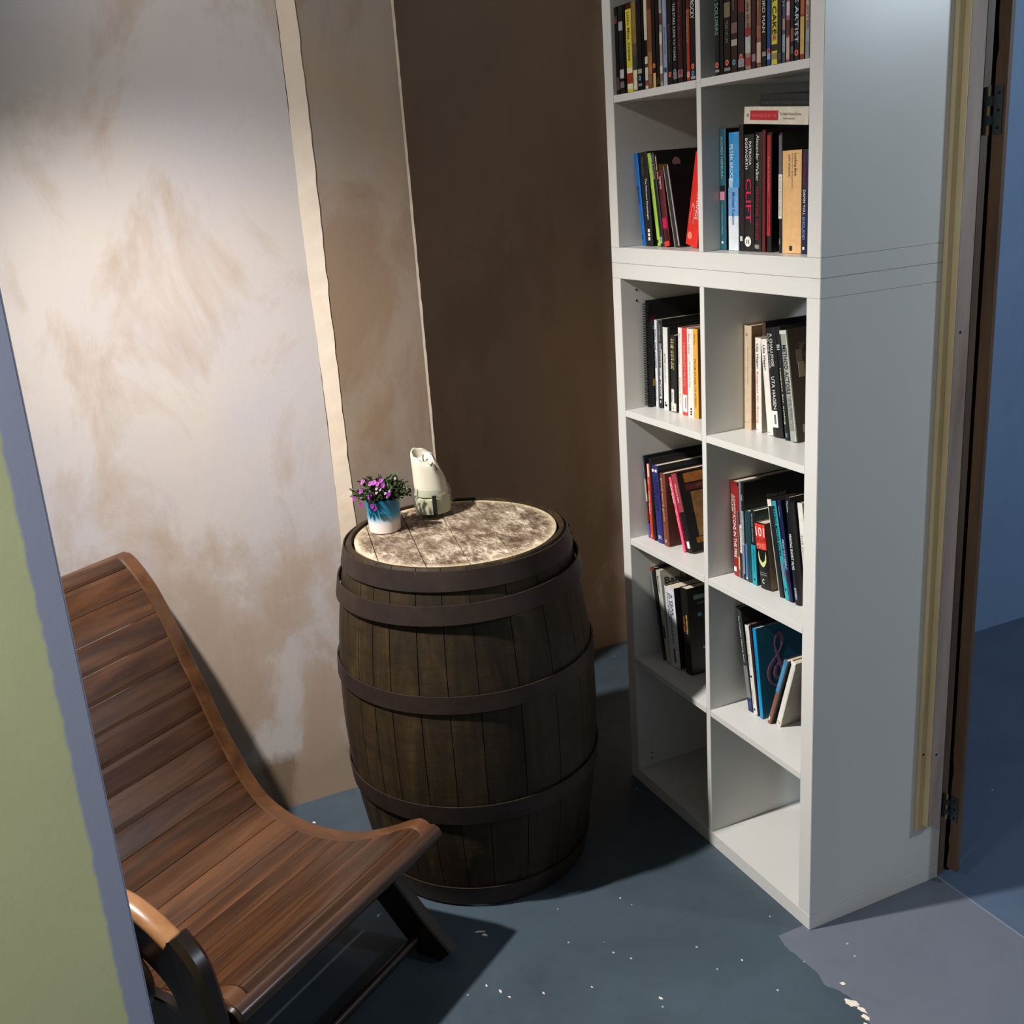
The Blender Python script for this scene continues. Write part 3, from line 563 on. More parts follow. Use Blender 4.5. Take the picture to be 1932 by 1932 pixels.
def make_book(key, spec, geo):
    x, y, z, t, h, lean = geo; label, sc_, cc, dep, texts, patches = spec
    L = math.radians(lean)
    if lean > 0.05: px = x + t / math.cos(L)     # rests on its right lower corner
    else: px = x
    b = thing('book', label, 'book', (px, y, z + 0.0002), (0, L, 0), GRP[key[0].upper()])
    o = -t if lean > 0.05 else 0.0
    bl = min(0.0015, t * .1); bt = 0.0012
    if key == 'd1':
        obj('cover', box(o + t - .0015, o + t, 0.006, dep, 0, h, bev=.0004), paper(cc), b)
        obj('back_cover', box(o, o + .0012, 0.006, dep, 0, h), paper(cc), b)
        obj('pages', box(o + .0014, o + t - .0017, 0.03, dep - .002, .002, h - .002), M_page, b)
        bm = bmesh.new(); n = 42
        for k in range(n):
            zz = 0.008 + (h - .016) * k / (n - 1); ring = [(o + t / 2 + (t / 2 + .002) * math.cos(q), 0.004 + 0.009 * math.sin(q), zz) for q in [2 * math.pi * j / 10 for j in range(11)]]
            tube(bm, ring, 0.0011, 4)
        obj('spiral_binding', bm, paper((48, 46, 44), .35, .1, 'binding'), b)
        xs = o + t + .0004
        for yy, za, zb, wd, c in ((.028, .18, .194, .012, (150, 58, 26)), (.012, .215, .238, .016, (70, 26, 24)), (.022, .148, .156, .008, (90, 60, 66)), (.022, .118, .127, .009, (50, 86, 92)), (.024, .09, .099, .009, (190, 118, 84)), (.016, .055, .073, .030, (166, 126, 34))):
            obj('cover_print', box(xs - .0003, xs, yy, yy + wd, za, zb), paper(c), b)
        letter('cover_title', 'Drama', (xs, .020, .200), (0, 1, 0), (0, 0, 1), .04, .010, paper((150, 150, 150)), b)
        return b
    # spine (slightly rounded), boards, pages
    bm = bmesh.new(); n = 6; fr = []; bk = []
    for k in range(n + 1):
        f = k / n; yy = -bl * (1 - (2 * f - 1) ** 2) + (0.0006 if k in (0, n) else 0)
        fr.append((o + t * f, yy)); bk.append((o + t * f, bt))
    poly = fr + bk[::-1]
    lo = [bm.verts.new((a, c, 0)) for a, c in poly]; hi = [bm.verts.new((a, c, h)) for a, c in poly]
    bm.faces.new(lo); bm.faces.new(hi[::-1])
    for k in range(len(poly)): bm.faces.new((lo[k], lo[(k + 1) % len(poly)], hi[(k + 1) % len(poly)], hi[k]))
    obj('spine', bm, paper(sc_), b)
    ct = min(0.0011, t * .2); bm = bmesh.new()
    bm_box(bm, o, o + ct, bt + .0001, dep, 0, h); bm_box(bm, o + t - ct, o + t, bt + .0001, dep, 0, h)
    obj('cover', bm, paper(cc), b)
    obj('pages', box(o + ct + .0001, o + t - ct - .0001, bt + .0002, dep - .002, .0015, h - .0025), M_page, b)
    yy = -bl - .0003
    for i, (a, c, l_, r_, col) in enumerate(patches):
        prt = box(o + t * l_ + .0001, o + t * r_ - .0001, yy - i * .00008, .0004, h * (1 - c) + .0002, h * (1 - a) - .0002)
        obj('spine_print', prt, paper(col), b)
    for s, a, c, wf, col, off in texts:
        if wf == 0: continue
        letter('spine_title', s, (o + t * (.5 + off - wf / 2), yy - .0001 - len(patches) * .00008, h * (1 - a)), (0, 0, -1), (1, 0, 0), h * (c - a), t * wf, paper(col, var=0.02, name='ink'), b)
    return b, o, t, h, yy
BK = {}
for key in GEO: BK[key] = make_book(key, SP[key], GEO[key])
# cover and spine artwork that reads horizontally
def art(key): b, o, t, h, yy = BK[key]; return b, o, t, h, yy - .0003, o + t + .0003
b, o, t, h, yy, xs = art('g6')
obj('spine_panel', box(o + .0004, o + t - .0004, yy, .0004, h * .60, h * .985), paper((214, 58, 44)), b)
for s, z0, z1, c in (('101', .80, .94, Wt), ('SCI-FI', .715, .775, (120, 40, 36)), ('MOVIES', .62, .69, (236, 150, 130))):
    letter('spine_title', s, (o + t * .08, yy - .0003, h * z0), (1, 0, 0), (0, 0, 1), t * .84, h * (z1 - z0), paper(c, var=.02, name='ink'), b)
bm = bmesh.new()   # glowing horn shape on the spine
for sgn in (-1, 1):
    P = [(sgn * .34, .57), (sgn * .40, .50), (sgn * .36, .42), (sgn * .2, .36), (0, .33)]; Q = [(sgn * .32, .57), (sgn * .30, .50), (sgn * .22, .44), (sgn * .06, .41), (0, .40)]
    for (a0, a1), (b0, b1), (a2, a3), (b2, b3) in zip(P, Q, P[1:], Q[1:]):
        q = [bm.verts.new((o + t * (.5 + u_), yy, h * v_)) for u_, v_ in ((a0, a1), (a2, a3), (b2, b3), (b0, b1))]
        bm.faces.new(q)
obj('spine_emblem', bm, paper((206, 212, 150)), b)
for s, z0, z1 in (('STEVEN JAY', .235, .255), ('SCHNEIDER', .205, .225)): letter('spine_title', s, (o + t * .15, yy, h * z0), (1, 0, 0), (0, 0, 1), t * .7, h * (z1 - z0), paper((150, 156, 156), var=.02, name='ink'), b)
letter('publisher_mark', 'C', (o + t * .3, yy, h * .08), (1, 0, 0), (0, 0, 1), t * .2, h * .07, paper(Wt, var=.02, name='ink'), b)
b, o, t, h, yy, xs = art('b5')
for s, z0 in (('THE CRAFT', .80), ('OF COMEDY', .755)): letter('cover_title', s, (xs, .035, h * z0), (0, 1, 0), (0, 0, 1), .085, .008, paper((130, 126, 118), var=.02, name='ink'), b)
bm = lathe([(.011, 0), (.0108, .0003)], 20); bm.transform(Matrix.Translation((xs - .0003, .055, h * .905)) @ Matrix.Rotation(math.pi / 2, 4, 'Y')); obj('cover_portrait', bm, paper((150, 112, 112)), b)
obj('cover_print', box(xs - .0003, xs, .004, .030, h * .80, h * .89), paper((150, 104, 40)), b)
b, o, t, h, yy, xs = art('g3')
for s, z0 in (('Ethan and', .80), ('Joel Coen', .745)): letter('cover_title', s, (xs, .065, h * z0), (0, 1, 0), (0, 0, 1), .055, .009, paper((120, 120, 112), var=.02, name='ink'), b)
b, o, t, h, yy, xs = art('h2')
for s, z0, hh in (('Banksy.', .83, .024), ('Wall and Piece', .755, .014)): letter('cover_title', s, (xs, .012, h * z0), (0, 1, 0), (0, 0, 1), .10, hh, paper((40, 40, 38), var=.02, name='ink'), b)
b, o, t, h, yy, xs = art('f7')
rnd = random.Random(31)
for (ya, yb, za, zb, c) in ((.018, .10, .86, .98, (150, 92, 44)), (.11, .16, .80, .97, (100, 50, 36)), (.018, .16, .76, .84, (84, 36, 32)), (.03, .16, .18, .74, (128, 92, 56)), (.06, .14, .42, .56, (60, 46, 40)), (.02, .05, .10, .17, (150, 100, 40))):
    obj('cover_print', box(xs - .0003, xs + .0001 * (za > .4), ya, yb, h * za, h * zb), paper(c, var=.35), b)
letter('cover_title', "Writer's Idea", (xs + .0004, .05, h * .785), (0, 1, 0), (0, 0, 1), .09, .008, paper((130, 90, 76), var=.02, name='ink'), b)
b, o, t, h, yy, xs = art('f6'); bm = bmesh.new()
for i in range(5):
    for k in range(22):
        b2 = lathe([(.0021, 0), (.002, .0002)], 8); b2.transform(Matrix.Translation((xs - .0002, .006 + i * .0065 + (k % 2) * .003, .006 + k * .0062)) @ Matrix.Rotation(math.pi / 2, 4, 'Y'))
        me = bpy.data.meshes.new('tmp'); b2.to_mesh(me); b2.free(); bm.from_mesh(me); bpy.data.meshes.remove(me)
obj('cover_pattern', bm, paper((40, 22, 30)), b)
b, o, t, h, yy, xs = art('e6')
rnd = random.Random(8)
for k in range(16):
    ya = rnd.uniform(.004, .11); za = rnd.uniform(.02, .85); c = rnd.choice([(160, 146, 122), (110, 92, 74), (44, 36, 30), (186, 170, 142), (130, 116, 96)])
    obj('cover_print', box(xs - .0003, xs + .00005 * k, ya, ya + rnd.uniform(.012, .03), h * za, h * (za + rnd.uniform(.05, .16))), paper(c), b)
obj('cover_print', box(xs - .0003, xs + .001, .045, .11, h * .50, h * .80), paper((134, 28, 30), var=.3), b)
b, o, t, h, yy, xs = art('d2')
obj('cover_print', box(xs - .0003, xs, .022, .10, h * .88, h * .985), paper((40, 40, 38)), b)
b, o, t, h, yy, xs = art('h4')
for (ya, za, w2, h2, c) in ((.02, .86, .10, .012, (84, 110, 96)), (.03, .80, .12, .006, (60, 70, 66)), (.03, .66, .012, .010, (60, 110, 130)), (.05, .55, .022, .022, (92, 60, 52)), (.04, .28, .018, .006, (120, 130, 130))):
    obj('cover_print', box(xs - .0003, xs, ya, ya + w2, h * za, h * za + h2), paper(c), b)
for s, z0, c in (('SEVENTIES', .62, (206, 190, 84)), ('FORTIES', .55, (180, 70, 44))): pass
# treble clef on the dark teal cover
b, o, t, h, yy, xs = art('i4')
cl = [(.062, .355), (.050, .33), (.045, .29), (.052, .26), (.068, .28), (.078, .32), (.080, .38), (.068, .44), (.050, .50), (.038, .58), (.036, .66)]
K = [(.071, .86), (.058, .82), (.050, .75), (.052, .68), (.062, .62), (.072, .60)]
path1 = [(.066, .42), (.052, .40), (.046, .46), (.052, .53), (.068, .56), (.084, .52), (.088, .44), (.078, .36), (.060, .32), (.040, .34), (.028, .42), (.030, .52), (.044, .60), (.060, .67), (.072, .75), (.074, .83), (.066, .88), (.056, .84), (.052, .76), (.058, .64), (.068, .50), (.078, .30), (.080, .22), (.072, .17), (.060, .18), (.056, .23), (.062, .25)]
path1 = cat(path1, 5)
bm = bmesh.new(); tube(bm, [(xs + .0001, a, h * c) for a, c in path1], [.0024 + .0030 * abs(math.sin(i * .14)) for i in range(len(path1))], 8, 0.10, side=(0, 0.7, 0.7))
obj('treble_clef', bm, paper((150, 108, 140), var=.2), b)
b, o, t, h, yy, xs = art('i6')
bm = lathe([(.0042, 0), (.0042, .0003)], 24); bm.transform(Matrix.Translation((o + t * .5, yy + .0004, h * .055)) @ Matrix.Rotation(math.pi / 2, 4, 'X')); obj('publisher_mark', bm, paper((190, 104, 70)), b)
bm = lathe([(.0028, 0), (.0028, .0003)], 24); bm.transform(Matrix.Translation((o + t * .5, yy + .0001, h * .055)) @ Matrix.Rotation(math.pi / 2, 4, 'X')); obj('publisher_mark', bm, paper(Wt), b)
b, o, t, h, yy, xs = art('b9')
bm = lathe([(.0085, 0), (.0085, .0003)], 24); bm.transform(Matrix.Translation((o + t * .35, yy + .0004, h * .11)) @ Matrix.Rotation(math.pi / 2, 4, 'X')); obj('publisher_mark', bm, paper((236, 130, 112)), b)
b, o, t, h, yy, xs = art('c4')
bm = lathe([(.0105, 0), (.0105, .0003)], 28); bm.transform(Matrix.Translation((o + t * .45, yy + .0004, h * .085)) @ Matrix.Rotation(math.pi / 2, 4, 'X')); obj('round_badge', bm, paper(Wt), b)
letter('spine_title', '15', (o + t * .45 - .005, yy - .0003, h * .085 - .004), (1, 0, 0), (0, 0, 1), .010, .008, paper(Bk, var=.02, name='ink'), b)
b, o, t, h, yy, xs = art('c1')
obj('cover_print', box(xs - .0003, xs, .012, .034, h * .58, h * .64), paper((60, 110, 130)), b)

# books lying flat on top of the row
bk = thing('book', 'thick white book with a red panel lying flat on top of the upright row', 'book', (-0.2815, 0.040, 1.7575), (0, math.radians(4.6), 0), GRP['C'])
obj('spine', box(0, .195, 0, .0012, 0, .0325, bev=.0004), paper((214, 206, 188)), bk)
bm = bmesh.new(); bm_box(bm, 0, .195, .0013, .13, 0, .0011); bm_box(bm, 0, .195, .0013, .13, .0314, .0325); obj('cover', bm, paper((206, 200, 184)), bk)
obj('pages', box(.002, .193, .0014, .128, .0012, .0313), M_page, bk)
obj('spine_print', box(.020, .107, -.0004, .0004, .0075, .0255), paper((186, 36, 46)), bk)
letter('spine_title', 'A BOOKSELLER ON THE', (.026, -.0006, .0135), (1, 0, 0), (0, 0, 1), .076, .006, paper((226, 120, 110), var=.02, name='ink'), bk)
letter('spine_title', 'The Oxford Guide to Famous', (.112, -.0004, .0170), (1, 0, 0), (0, 0, 1), .062, .005, paper((110, 106, 100), var=.02, name='ink'), bk)
letter('spine_title', 'Theatre Speeches', (.122, -.0004, .0085), (1, 0, 0), (0, 0, 1), .034, .0045, paper((110, 106, 100), var=.02, name='ink'), bk)
bm = lathe([(.0034, 0), (.0034, .0003)], 20); bm.transform(Matrix.Translation((.012, -.0001, .0165)) @ Matrix.Rotation(math.pi / 2, 4, 'X')); obj('publisher_mark', bm, paper((130, 126, 118)), bk)
for i, (x0, dz, th_, lab, c) in enumerate(((-.2500, .0330, .0125, 'thin black book lying flat, directly on the thick white one', (30, 32, 32)), (-.2480, .0458, .010, 'topmost black book lying flat under the cube ceiling', (34, 35, 34)))):
    q = thing('book', lab, 'book', (x0, 0.055, 1.7575 + dz - (x0 + .2815) * .0805 + .0002), (0, math.radians(4.6), 0), GRP['C'])
    obj('spine', box(0, .185, 0, .0012, 0, th_), paper(c), q); obj('cover', box(0, .185, .0013, .12, th_ - .001, th_), paper(c), q); obj('back_cover', box(0, .185, .0013, .12, 0, .001), paper(c), q)
    obj('pages', box(.002, .183, .0014, .118, .0011, th_ - .0011), M_page, q)
    if i == 0: letter('spine_title', 'GAMES FOR ACTORS AND NON-ACTORS', (.006, -.0003, .004), (1, 0, 0), (0, 0, 1), .15, .0042, paper((84, 86, 84), var=.02, name='ink'), q)

# ======================= DVD CASES =======================
ZV = 2 * T_ + 4 * CE + 3 * DV + T_ + CE + DV
XL = [-0.7175, -0.6999, -0.6786, -0.6686, -0.6413, -0.6222, -0.6017, -0.5919, -0.5769, -0.5592, -0.5449, -0.5308, -0.5175, -0.4999, -0.4806, -0.4625, -0.4407, -0.429, -0.4147, -0.3951]
XR = [-0.329, -0.3124, -0.2989, -0.2754, -0.2536, -0.2309, -0.211, -0.196, -0.1797, -0.1652, -0.152, -0.1322, -0.121, -0.1098, -0.0973, -0.0863, -0.0715, -0.0573, -0.0440]
R_, B_, G_ = (222, 110, 90), (96, 146, 176), (200, 200, 190)
# (label, colour, [(text, a, b, width, colour)], [(a, b, colour)], [(badge height, colour)])
DL = [
 ('first on the left, black with a red spot high on its spine', (26, 22, 24), [], [(.10, .14, (60, 60, 56)), (.80, .95, (84, 64, 66))], [(.84, (140, 60, 52))]),
 ('black with white smears, second in the left row', (34, 34, 38), [], [(.18, .28, (150, 152, 158)), (.72, .82, (180, 178, 184)), (.86, .93, (110, 110, 112))], []),
 ('thin plain black, just left of the yellow one', (18, 18, 20), [], [], []),
 ('bright yellow with brown lettering', (206, 194, 74), [('Little Miss', .10, .40, .35, (120, 104, 30)), ('SUNSHINE', .44, .64, .3, (90, 90, 30))], [(0, .07, (60, 30, 24)), (.72, .96, (222, 216, 180)), (.78, .9, (150, 60, 40))], []),
 ('tan and brown with a white foot', (134, 112, 66), [], [(.46, .60, (96, 76, 66)), (.60, .76, (60, 66, 64)), (.76, .98, (206, 204, 180))], []),
 ('black with a blue round mark, right of the tan one', (24, 25, 28), [], [(.76, .81, (150, 150, 130)), (.92, .95, (120, 126, 130))], [(.14, B_)]),
 ('narrow plain black, left of the cream one', (18, 18, 20), [], [], []),
 ('cream with a black figure in the middle', (206, 196, 178), [], [(.46, .64, (26, 22, 22)), (.72, .76, (70, 66, 60)), (.90, .96, (140, 70, 50))], []),
 ('brown with an orange gleam', (126, 80, 52), [], [(0, .14, (90, 44, 30)), (.60, .84, (160, 110, 66)), (.86, .95, (120, 96, 90))], []),
 ('black with an orange mark over a cream foot', (24, 22, 26), [], [(.84, 1, (206, 176, 112))], [(.24, (206, 116, 80))]),
 ('plain black, left of the mottled grey one', (18, 17, 18), [], [(.9, .97, (60, 50, 46))], []),
 ('mottled grey and cream', (160, 154, 140), [], [(.0, .18, (140, 138, 136)), (.22, .34, (90, 60, 60)), (.42, .55, (210, 204, 190)), (.78, .86, (214, 210, 196)), (.86, .95, (120, 106, 84))], []),
 ('pale blue with a navy ring', (140, 150, 178), [('Bridget Jones', .38, .66, .35, (84, 96, 124))], [(.0, .08, (54, 60, 70)), (.86, 1, (170, 178, 194))], [(.17, (60, 78, 130))]),
 ('black with handwritten title and a red mark at its foot', (26, 24, 26), [('Lost in Translation', .36, .76, .35, (96, 92, 90))], [], [(.11, R_)]),
 ('black with spaced white capitals, came to town', (24, 24, 26), [('THE STARS CAME TO TOWN', .16, .75, .5, (186, 186, 186))], [(.88, .95, (120, 112, 110))], [(.13, (110, 146, 160))]),
 ('black and dark red with a small star', (52, 24, 30), [('The Hudsucker', .15, .66, .3, (140, 60, 64))], [(.86, .94, (130, 116, 112))], [(.11, (150, 60, 60))]),
 ('plain black between the dark red and the orange ones', (20, 18, 20), [], [], []),
 ('orange red with gold lettering', (156, 60, 42), [('Casablanca', .28, .60, .5, (190, 152, 84))], [(0, .26, (84, 28, 24)), (.62, .82, (168, 52, 44)), (.90, .96, (214, 140, 120))], []),
 ('black with bold white capitals, last before the divider', (24, 24, 28), [('ROCKY', .19, .37, .75, (214, 210, 204))], [(.955, .985, (150, 156, 160))], [(.145, (222, 122, 84)), (.075, (84, 130, 176))]),
]
DR = [
 ('first in the right row, black with green capitals', (22, 34, 36), [('DOG SOLDIERS', .10, .60, .7, (120, 158, 138))], [(.94, .965, (150, 156, 156))], [(.105, R_)]),
 ('narrow plain black, second in the right row', (18, 18, 20), [], [], []),
 ('wide black with a pale tree emblem', (24, 24, 24), [('TREE OF LIFE', .48, .70, .4, (120, 116, 100))], [(.31, .45, (120, 112, 88)), (.94, .97, (130, 130, 130))], [(.11, R_)]),
 ('dark maroon with gold letters', (50, 30, 30), [('Wild at Heart', .10, .40, .3, (130, 112, 60))], [(.52, .62, (120, 90, 90)), (.68, .74, (170, 160, 150))], [(.10, B_)]),
 ('black with a red stripe and round red mark', (34, 32, 34), [], [(.18, .44, (96, 34, 34)), (.88, .96, (140, 140, 140))], [(.14, R_)]),
 ('tan with dark red letters', (150, 128, 106), [('the Grifters', .36, .69, .4, (110, 44, 40))], [(.60, .68, (160, 60, 56)), (.68, .84, (176, 180, 176)), (.88, .96, (150, 60, 60))], []),
 ('maroon with a white gleam', (58, 22, 28), [], [(.86, .93, (140, 116, 130))], []),
 ('brown and orange picture spine', (120, 84, 62), [('Les Miserables', .22, .46, .4, (170, 140, 110))], [(0, .18, (50, 44, 44)), (.6, .72, (150, 96, 70)), (.76, .95, (196, 168, 150))], []),
 ('black with bold white capitals left of the deep blue one', (24, 24, 24), [('THE THIRD MAN', .14, .68, .6, (206, 204, 196))], [(.86, .90, (150, 150, 130))], []),
 ('deep blue with a red mark', (30, 68, 122), [], [(.88, .94, (140, 160, 190))], [(.14, (190, 90, 110))]),
 ('wide yellow with black capitals', (206, 190, 74), [('LAYER CAKE', .14, .72, .6, (34, 32, 26))], [(.81, .87, (50, 44, 34)), (.89, .95, (150, 130, 84))], [(.25, (196, 120, 84))]),
 ('dark grey, left of the grey blue one', (40, 40, 42), [], [(.2, .4, (70, 66, 66)), (.9, .96, (70, 72, 74))], []),
 ('grey blue lettered COMEDY', (72, 82, 94), [('COMEDY', .25, .50, .6, (150, 170, 176))], [(.60, .70, (160, 130, 120)), (.74, .9, (140, 156, 160))], []),
 ('mauve over white with a picture below', (156, 96, 108), [('ENVY', .22, .44, .5, (110, 60, 70))], [(.46, .58, (206, 180, 196)), (.62, .76, (90, 60, 50)), (.78, .97, (196, 164, 146))], []),
 ('narrow black with a brown figure', (30, 26, 28), [], [(.70, .82, (130, 84, 66)), (.86, .93, (84, 84, 90))], []),
 ('black ending in ARTIST with pale capitals', (28, 34, 40), [('THE ARTIST', .30, .84, .7, (186, 196, 210))], [], [(.07, (206, 100, 76))]),
 ('brown red and gold picture spine', (130, 62, 44), [], [(0, .3, (84, 34, 28)), (.46, .6, (176, 90, 60)), (.62, .95, (196, 160, 84))], []),
 ('grey blue with red letters, last by the right panel', (140, 150, 152), [('COURT JESTER', .26, .74, .6, (158, 92, 84))], [(0, .68, (170, 158, 146)), (.85, .95, (120, 136, 146))], []),
]
M_case = paper((34, 34, 36), .18, .1, 'case_plastic'); M_case.node_tree.nodes['Principled BSDF'].inputs['Specular IOR Level'].default_value = 1.0
def dvd(lab, col, texts, patches, badges, x0, x1, grp):
    t = x1 - x0 - .0005; h = .190; d = thing('dvd_case', 'DVD case, ' + lab, 'DVD case', (x0, .006, ZV + .0002), group=grp)
    obj('case', box(0, t, -.0006, .135, 0, h, bev=min(.0018, t * .2)), M_case, d)
    obj('sleeve', box(.0016, t - .0016, -.0009, .0012, .001, h - .001), paper(col, .16, .12, 'glossy_sleeve'), d)
    for i, (a, b, c) in enumerate(patches): obj('sleeve_print', box(.0017, t - .0017, -.0011 - i * .0001, .0008, h * (1 - b), h * (1 - a)), paper(c, .16, .2, 'glossy_sleeve'), d)
    for s, a, b, wf, c in texts: letter('spine_title', s, (t * (.5 - wf / 2), -.0015, h * (1 - a)), (0, 0, -1), (1, 0, 0), h * (b - a), t * wf, paper(c, .16, .02, 'glossy_ink'), d)
    for zf, c in badges:
        r = min(.0055, t * .38); bm = lathe([(r, 0), (r, .0003)], 20); bm.transform(Matrix.Translation((t / 2, -.0014, h * zf)) @ Matrix.Rotation(math.pi / 2, 4, 'X')); bd = obj('rating_badge', bm, paper(c, .16, .1, 'glossy_sleeve'), d)
        bm = lathe([(r * .4, 0), (r * .4, .0003)], 14); bm.transform(Matrix.Translation((t / 2, -.0016, h * zf)) @ Matrix.Rotation(math.pi / 2, 4, 'X')); obj('badge_centre', bm, paper((110, 40, 40) if c[0] > c[2] else (60, 70, 80), .16, .1, 'glossy_sleeve'), bd)
for spec, x0, x1 in zip(DL, XL, XL[1:]): dvd(*spec, x0, x1, 'DVD cases in the top left cube')
for spec, x0, x1 in zip(DR, XR, XR[1:]): dvd(*spec, x0, x1, 'DVD cases in the top right cube')

# ======================= BARREL =======================
BX, BY, BH = -0.697, -0.508, 0.88
barrel = thing('oak_barrel', 'dark oak whisky barrel with rusty iron hoops standing upright as a table', 'barrel', (BX, BY, 0))
def rb(z): return 0.268 + 0.054 * (1 - ((z - 0.44) / 0.44) ** 2)
def stave_mat():
    t = NT('barrel_oak'); at = t.n('ShaderNodeAttribute', attribute_name='tone'); f2 = t.sep(at.outputs['Vector'])[0]
    v = t.coord(scale=(9, 9, 1.2)); n1 = t.noise(v, 2.0, 6, 0.65, 0.8); n2 = t.noise(t.coord(scale=(3, 3, 9)), 3, 6, 0.7, 0.5)
    col = t.ramp(n1, [(0.3, (38, 30, 20)), (0.55, (68, 54, 33)), (0.75, (98, 79, 47))])
    col = t.mix(t.math('MULTIPLY', t.ramp(n2, [(0.45, (0, 0, 0, 1)), (0.65, (1, 1, 1, 1))]), 0.6), col, lin((44, 35, 26)))
    col = t.mix(1.0, col, t.ramp(f2, [(0.0, (0.6, 0.58, 0.55, 1)), (1.0, (1.15, 1.1, 1.0, 1))]), 'MULTIPLY')
    t.bump(n2, 0.4, 0.002); return t.out(col, 0.6, 0.3)
def iron_mat():
    t = NT('rusty_iron'); n = t.noise(t.coord(), 9, 6, 0.65, 0.3)
    t.bump(n, 0.2, 0.001); return t.out(t.ramp(n, [(0.3, (40, 32, 29)), (0.6, (56, 44, 38)), (0.8, (74, 53, 41))]), 0.55, 0.35, 0.25)
M_stave = stave_mat(); M_iron = iron_mat()
ns = 26; rnd = random.Random(2); ang = []; a = 0
ws = [rnd.uniform(0.7, 1.3) for _ in range(ns)]; tot = sum(ws)
bm = bmesh.new(); tone = bm.faces.layers.float_vector.new('tone') if hasattr(bm.faces.layers, 'float_vector') else None
zs = [0.0, 0.01] + [0.88 * k / 22 for k in range(1, 22)] + [0.87, 0.88]
a = 0.0; tones = []
for i in range(ns):
    b = a + ws[i] / tot * 2 * math.pi; tn = rnd.random(); gap = 0.0035
    samp = [(a, -0.0035)] + [(a + gap + (b - a - 2 * gap) * k / 4, 0.0) for k in range(5)] + [(b, -0.0035)]
    rings = []
    for z in zs:
        off = -0.004 if z in (0.0, 0.88) else 0
        rings.append([bm.verts.new(((rb(z) + d + off) * math.cos(q), (rb(z) + d + off) * math.sin(q), z)) for q, d in samp])
    for r0, r1 in zip(rings, rings[1:]):
        for k in range(len(samp) - 1): bm.faces.new((r0[k], r0[k + 1], r1[k + 1], r1[k])); tones.append(tn)
    # rim top, inner chime face, bottom
    inn = [bm.verts.new((0.2545 * math.cos(q), 0.2545 * math.sin(q), 0.88)) for q, d in samp]
    inn2 = [bm.verts.new((0.2505 * math.cos(q), 0.2505 * math.sin(q), 0.845)) for q, d in samp]
    for k in range(len(samp) - 1):
        bm.faces.new((rings[-1][k], rings[-1][k + 1], inn[k + 1], inn[k])); tones.append(tn)
        bm.faces.new((inn[k], inn[k + 1], inn2[k + 1], inn2[k])); tones.append(tn)
    a = b
bot = bm.faces.new([bm.verts.new((0.26 * math.cos(2 * math.pi * k / 48), 0.26 * math.sin(2 * math.pi * k / 48), 0.012)) for k in range(48)]); tones.append(0.5)
bmesh.ops.recalc_face_normals(bm, faces=bm.faces[:])
me = bpy.data.meshes.new('staves'); bm.to_mesh(me); bm.free()
def set_tone(me, tones):
    at = me.attributes.new('tone', 'FLOAT_VECTOR', 'FACE'); 
    for i, v in enumerate(tones): at.data[i].vector = (v, (v * 7.3) % 1, (v * 3.1) % 1)
set_tone(me, tones)
obj('staves', me, M_stave, barrel, smooth=True)
def hoop(z0, z1, off=0.0025, th=0.0035, tilt=0.0):
    n = 96; bm = bmesh.new(); rs = []
    for zz, o in ((z0, off), (z0, off + th), (z1, off + th), (z1, off)):
        rs.append([bm.verts.new(((rb(zz) + o + 0.003 * tilt) * math.cos(2 * math.pi * i / n), (rb(zz) + o + 0.003 * tilt) * math.sin(2 * math.pi * i / n),
                   zz + 0.007 * tilt * math.cos(2 * math.pi * i / n - 1.3))) for i in range(n)])
    for q in range(4):
        A, B = rs[q], rs[(q + 1) % 4]
        for i in range(n): bm.faces.new((A[i], A[(i + 1) % n], B[(i + 1) % n], B[i]))
    h = obj('hoop', bm, M_iron, barrel, smooth=True)
    for dz in (-0.25, 0.25):
        an = 1.2; zc = (z0 + z1) / 2 + (z1 - z0) * dz
        b2 = lathe([(0.005, 0), (0.004, 0.002), (0.001, 0.003)], 10)
        b2.transform(Matrix.Rotation(an, 4, 'Z') @ Matrix.Translation((rb(zc) + off + th, 0, zc)) @ Matrix.Rotation(math.pi / 2, 4, 'Y'))
        obj('rivet', b2, M_iron, h, smooth=True)
hoop(0.832, 0.876, 0.002); hoop(0.762, 0.805, 0.006, 0.0035, 1.0); hoop(0.552, 0.593); hoop(0.262, 0.310); hoop(0.006, 0.062)
# head: weathered boards clipped to the circle
def head_mat():
    t = NT('weathered_head'); v = t.coord(rot=(0, 0, -1.22), scale=(1, 1.9, 1)); a_ = t.noise(v, 9, 10, 0.74, 0.25); b_ = t.noise(t.coord(rot=(0, 0, -1.22), scale=(1, 2.6, 1)), 52, 6, 0.75, 0.1)
    f = t.math('ADD', t.math('MULTIPLY', a_, 0.6), t.math('MULTIPLY', b_, 0.4))
    col = t.ramp(f, [(0.37, (52, 42, 34)), (0.45, (92, 76, 62)), (0.505, (132, 114, 96)), (0.55, (176, 162, 142)), (0.63, (216, 207, 188))])
    x, y, z = t.sep(t.coord()); r2 = t.math('ADD', t.math('MULTIPLY', x, x), t.math('MULTIPLY', y, y))
    rim = t.math('MULTIPLY', t.ramp(r2, [(0.050, (0, 0, 0, 1)), (0.0595, (1, 1, 1, 1))]), 0.55)
    col = t.mix(rim, col, lin((216, 200, 166)))
    n3 = t.noise(t.coord(loc=(0.35, 0.1, 0)), 3.2, 4, 0.6); col = t.mix(t.math('MULTIPLY', t.ramp(n3, [(0.5, (0, 0, 0, 1)), (0.66, (1, 1, 1, 1))]), 0.6), col, lin((104, 88, 74)))
    t.bump(f, 0.5, 0.003); return t.out(col, 0.75, 0.2)
th0 = math.radians(-12); seams = [-0.25, -0.205, -0.106, -0.010, 0.09, 0.18, 0.25]; bm = bmesh.new(); Rr = 0.247
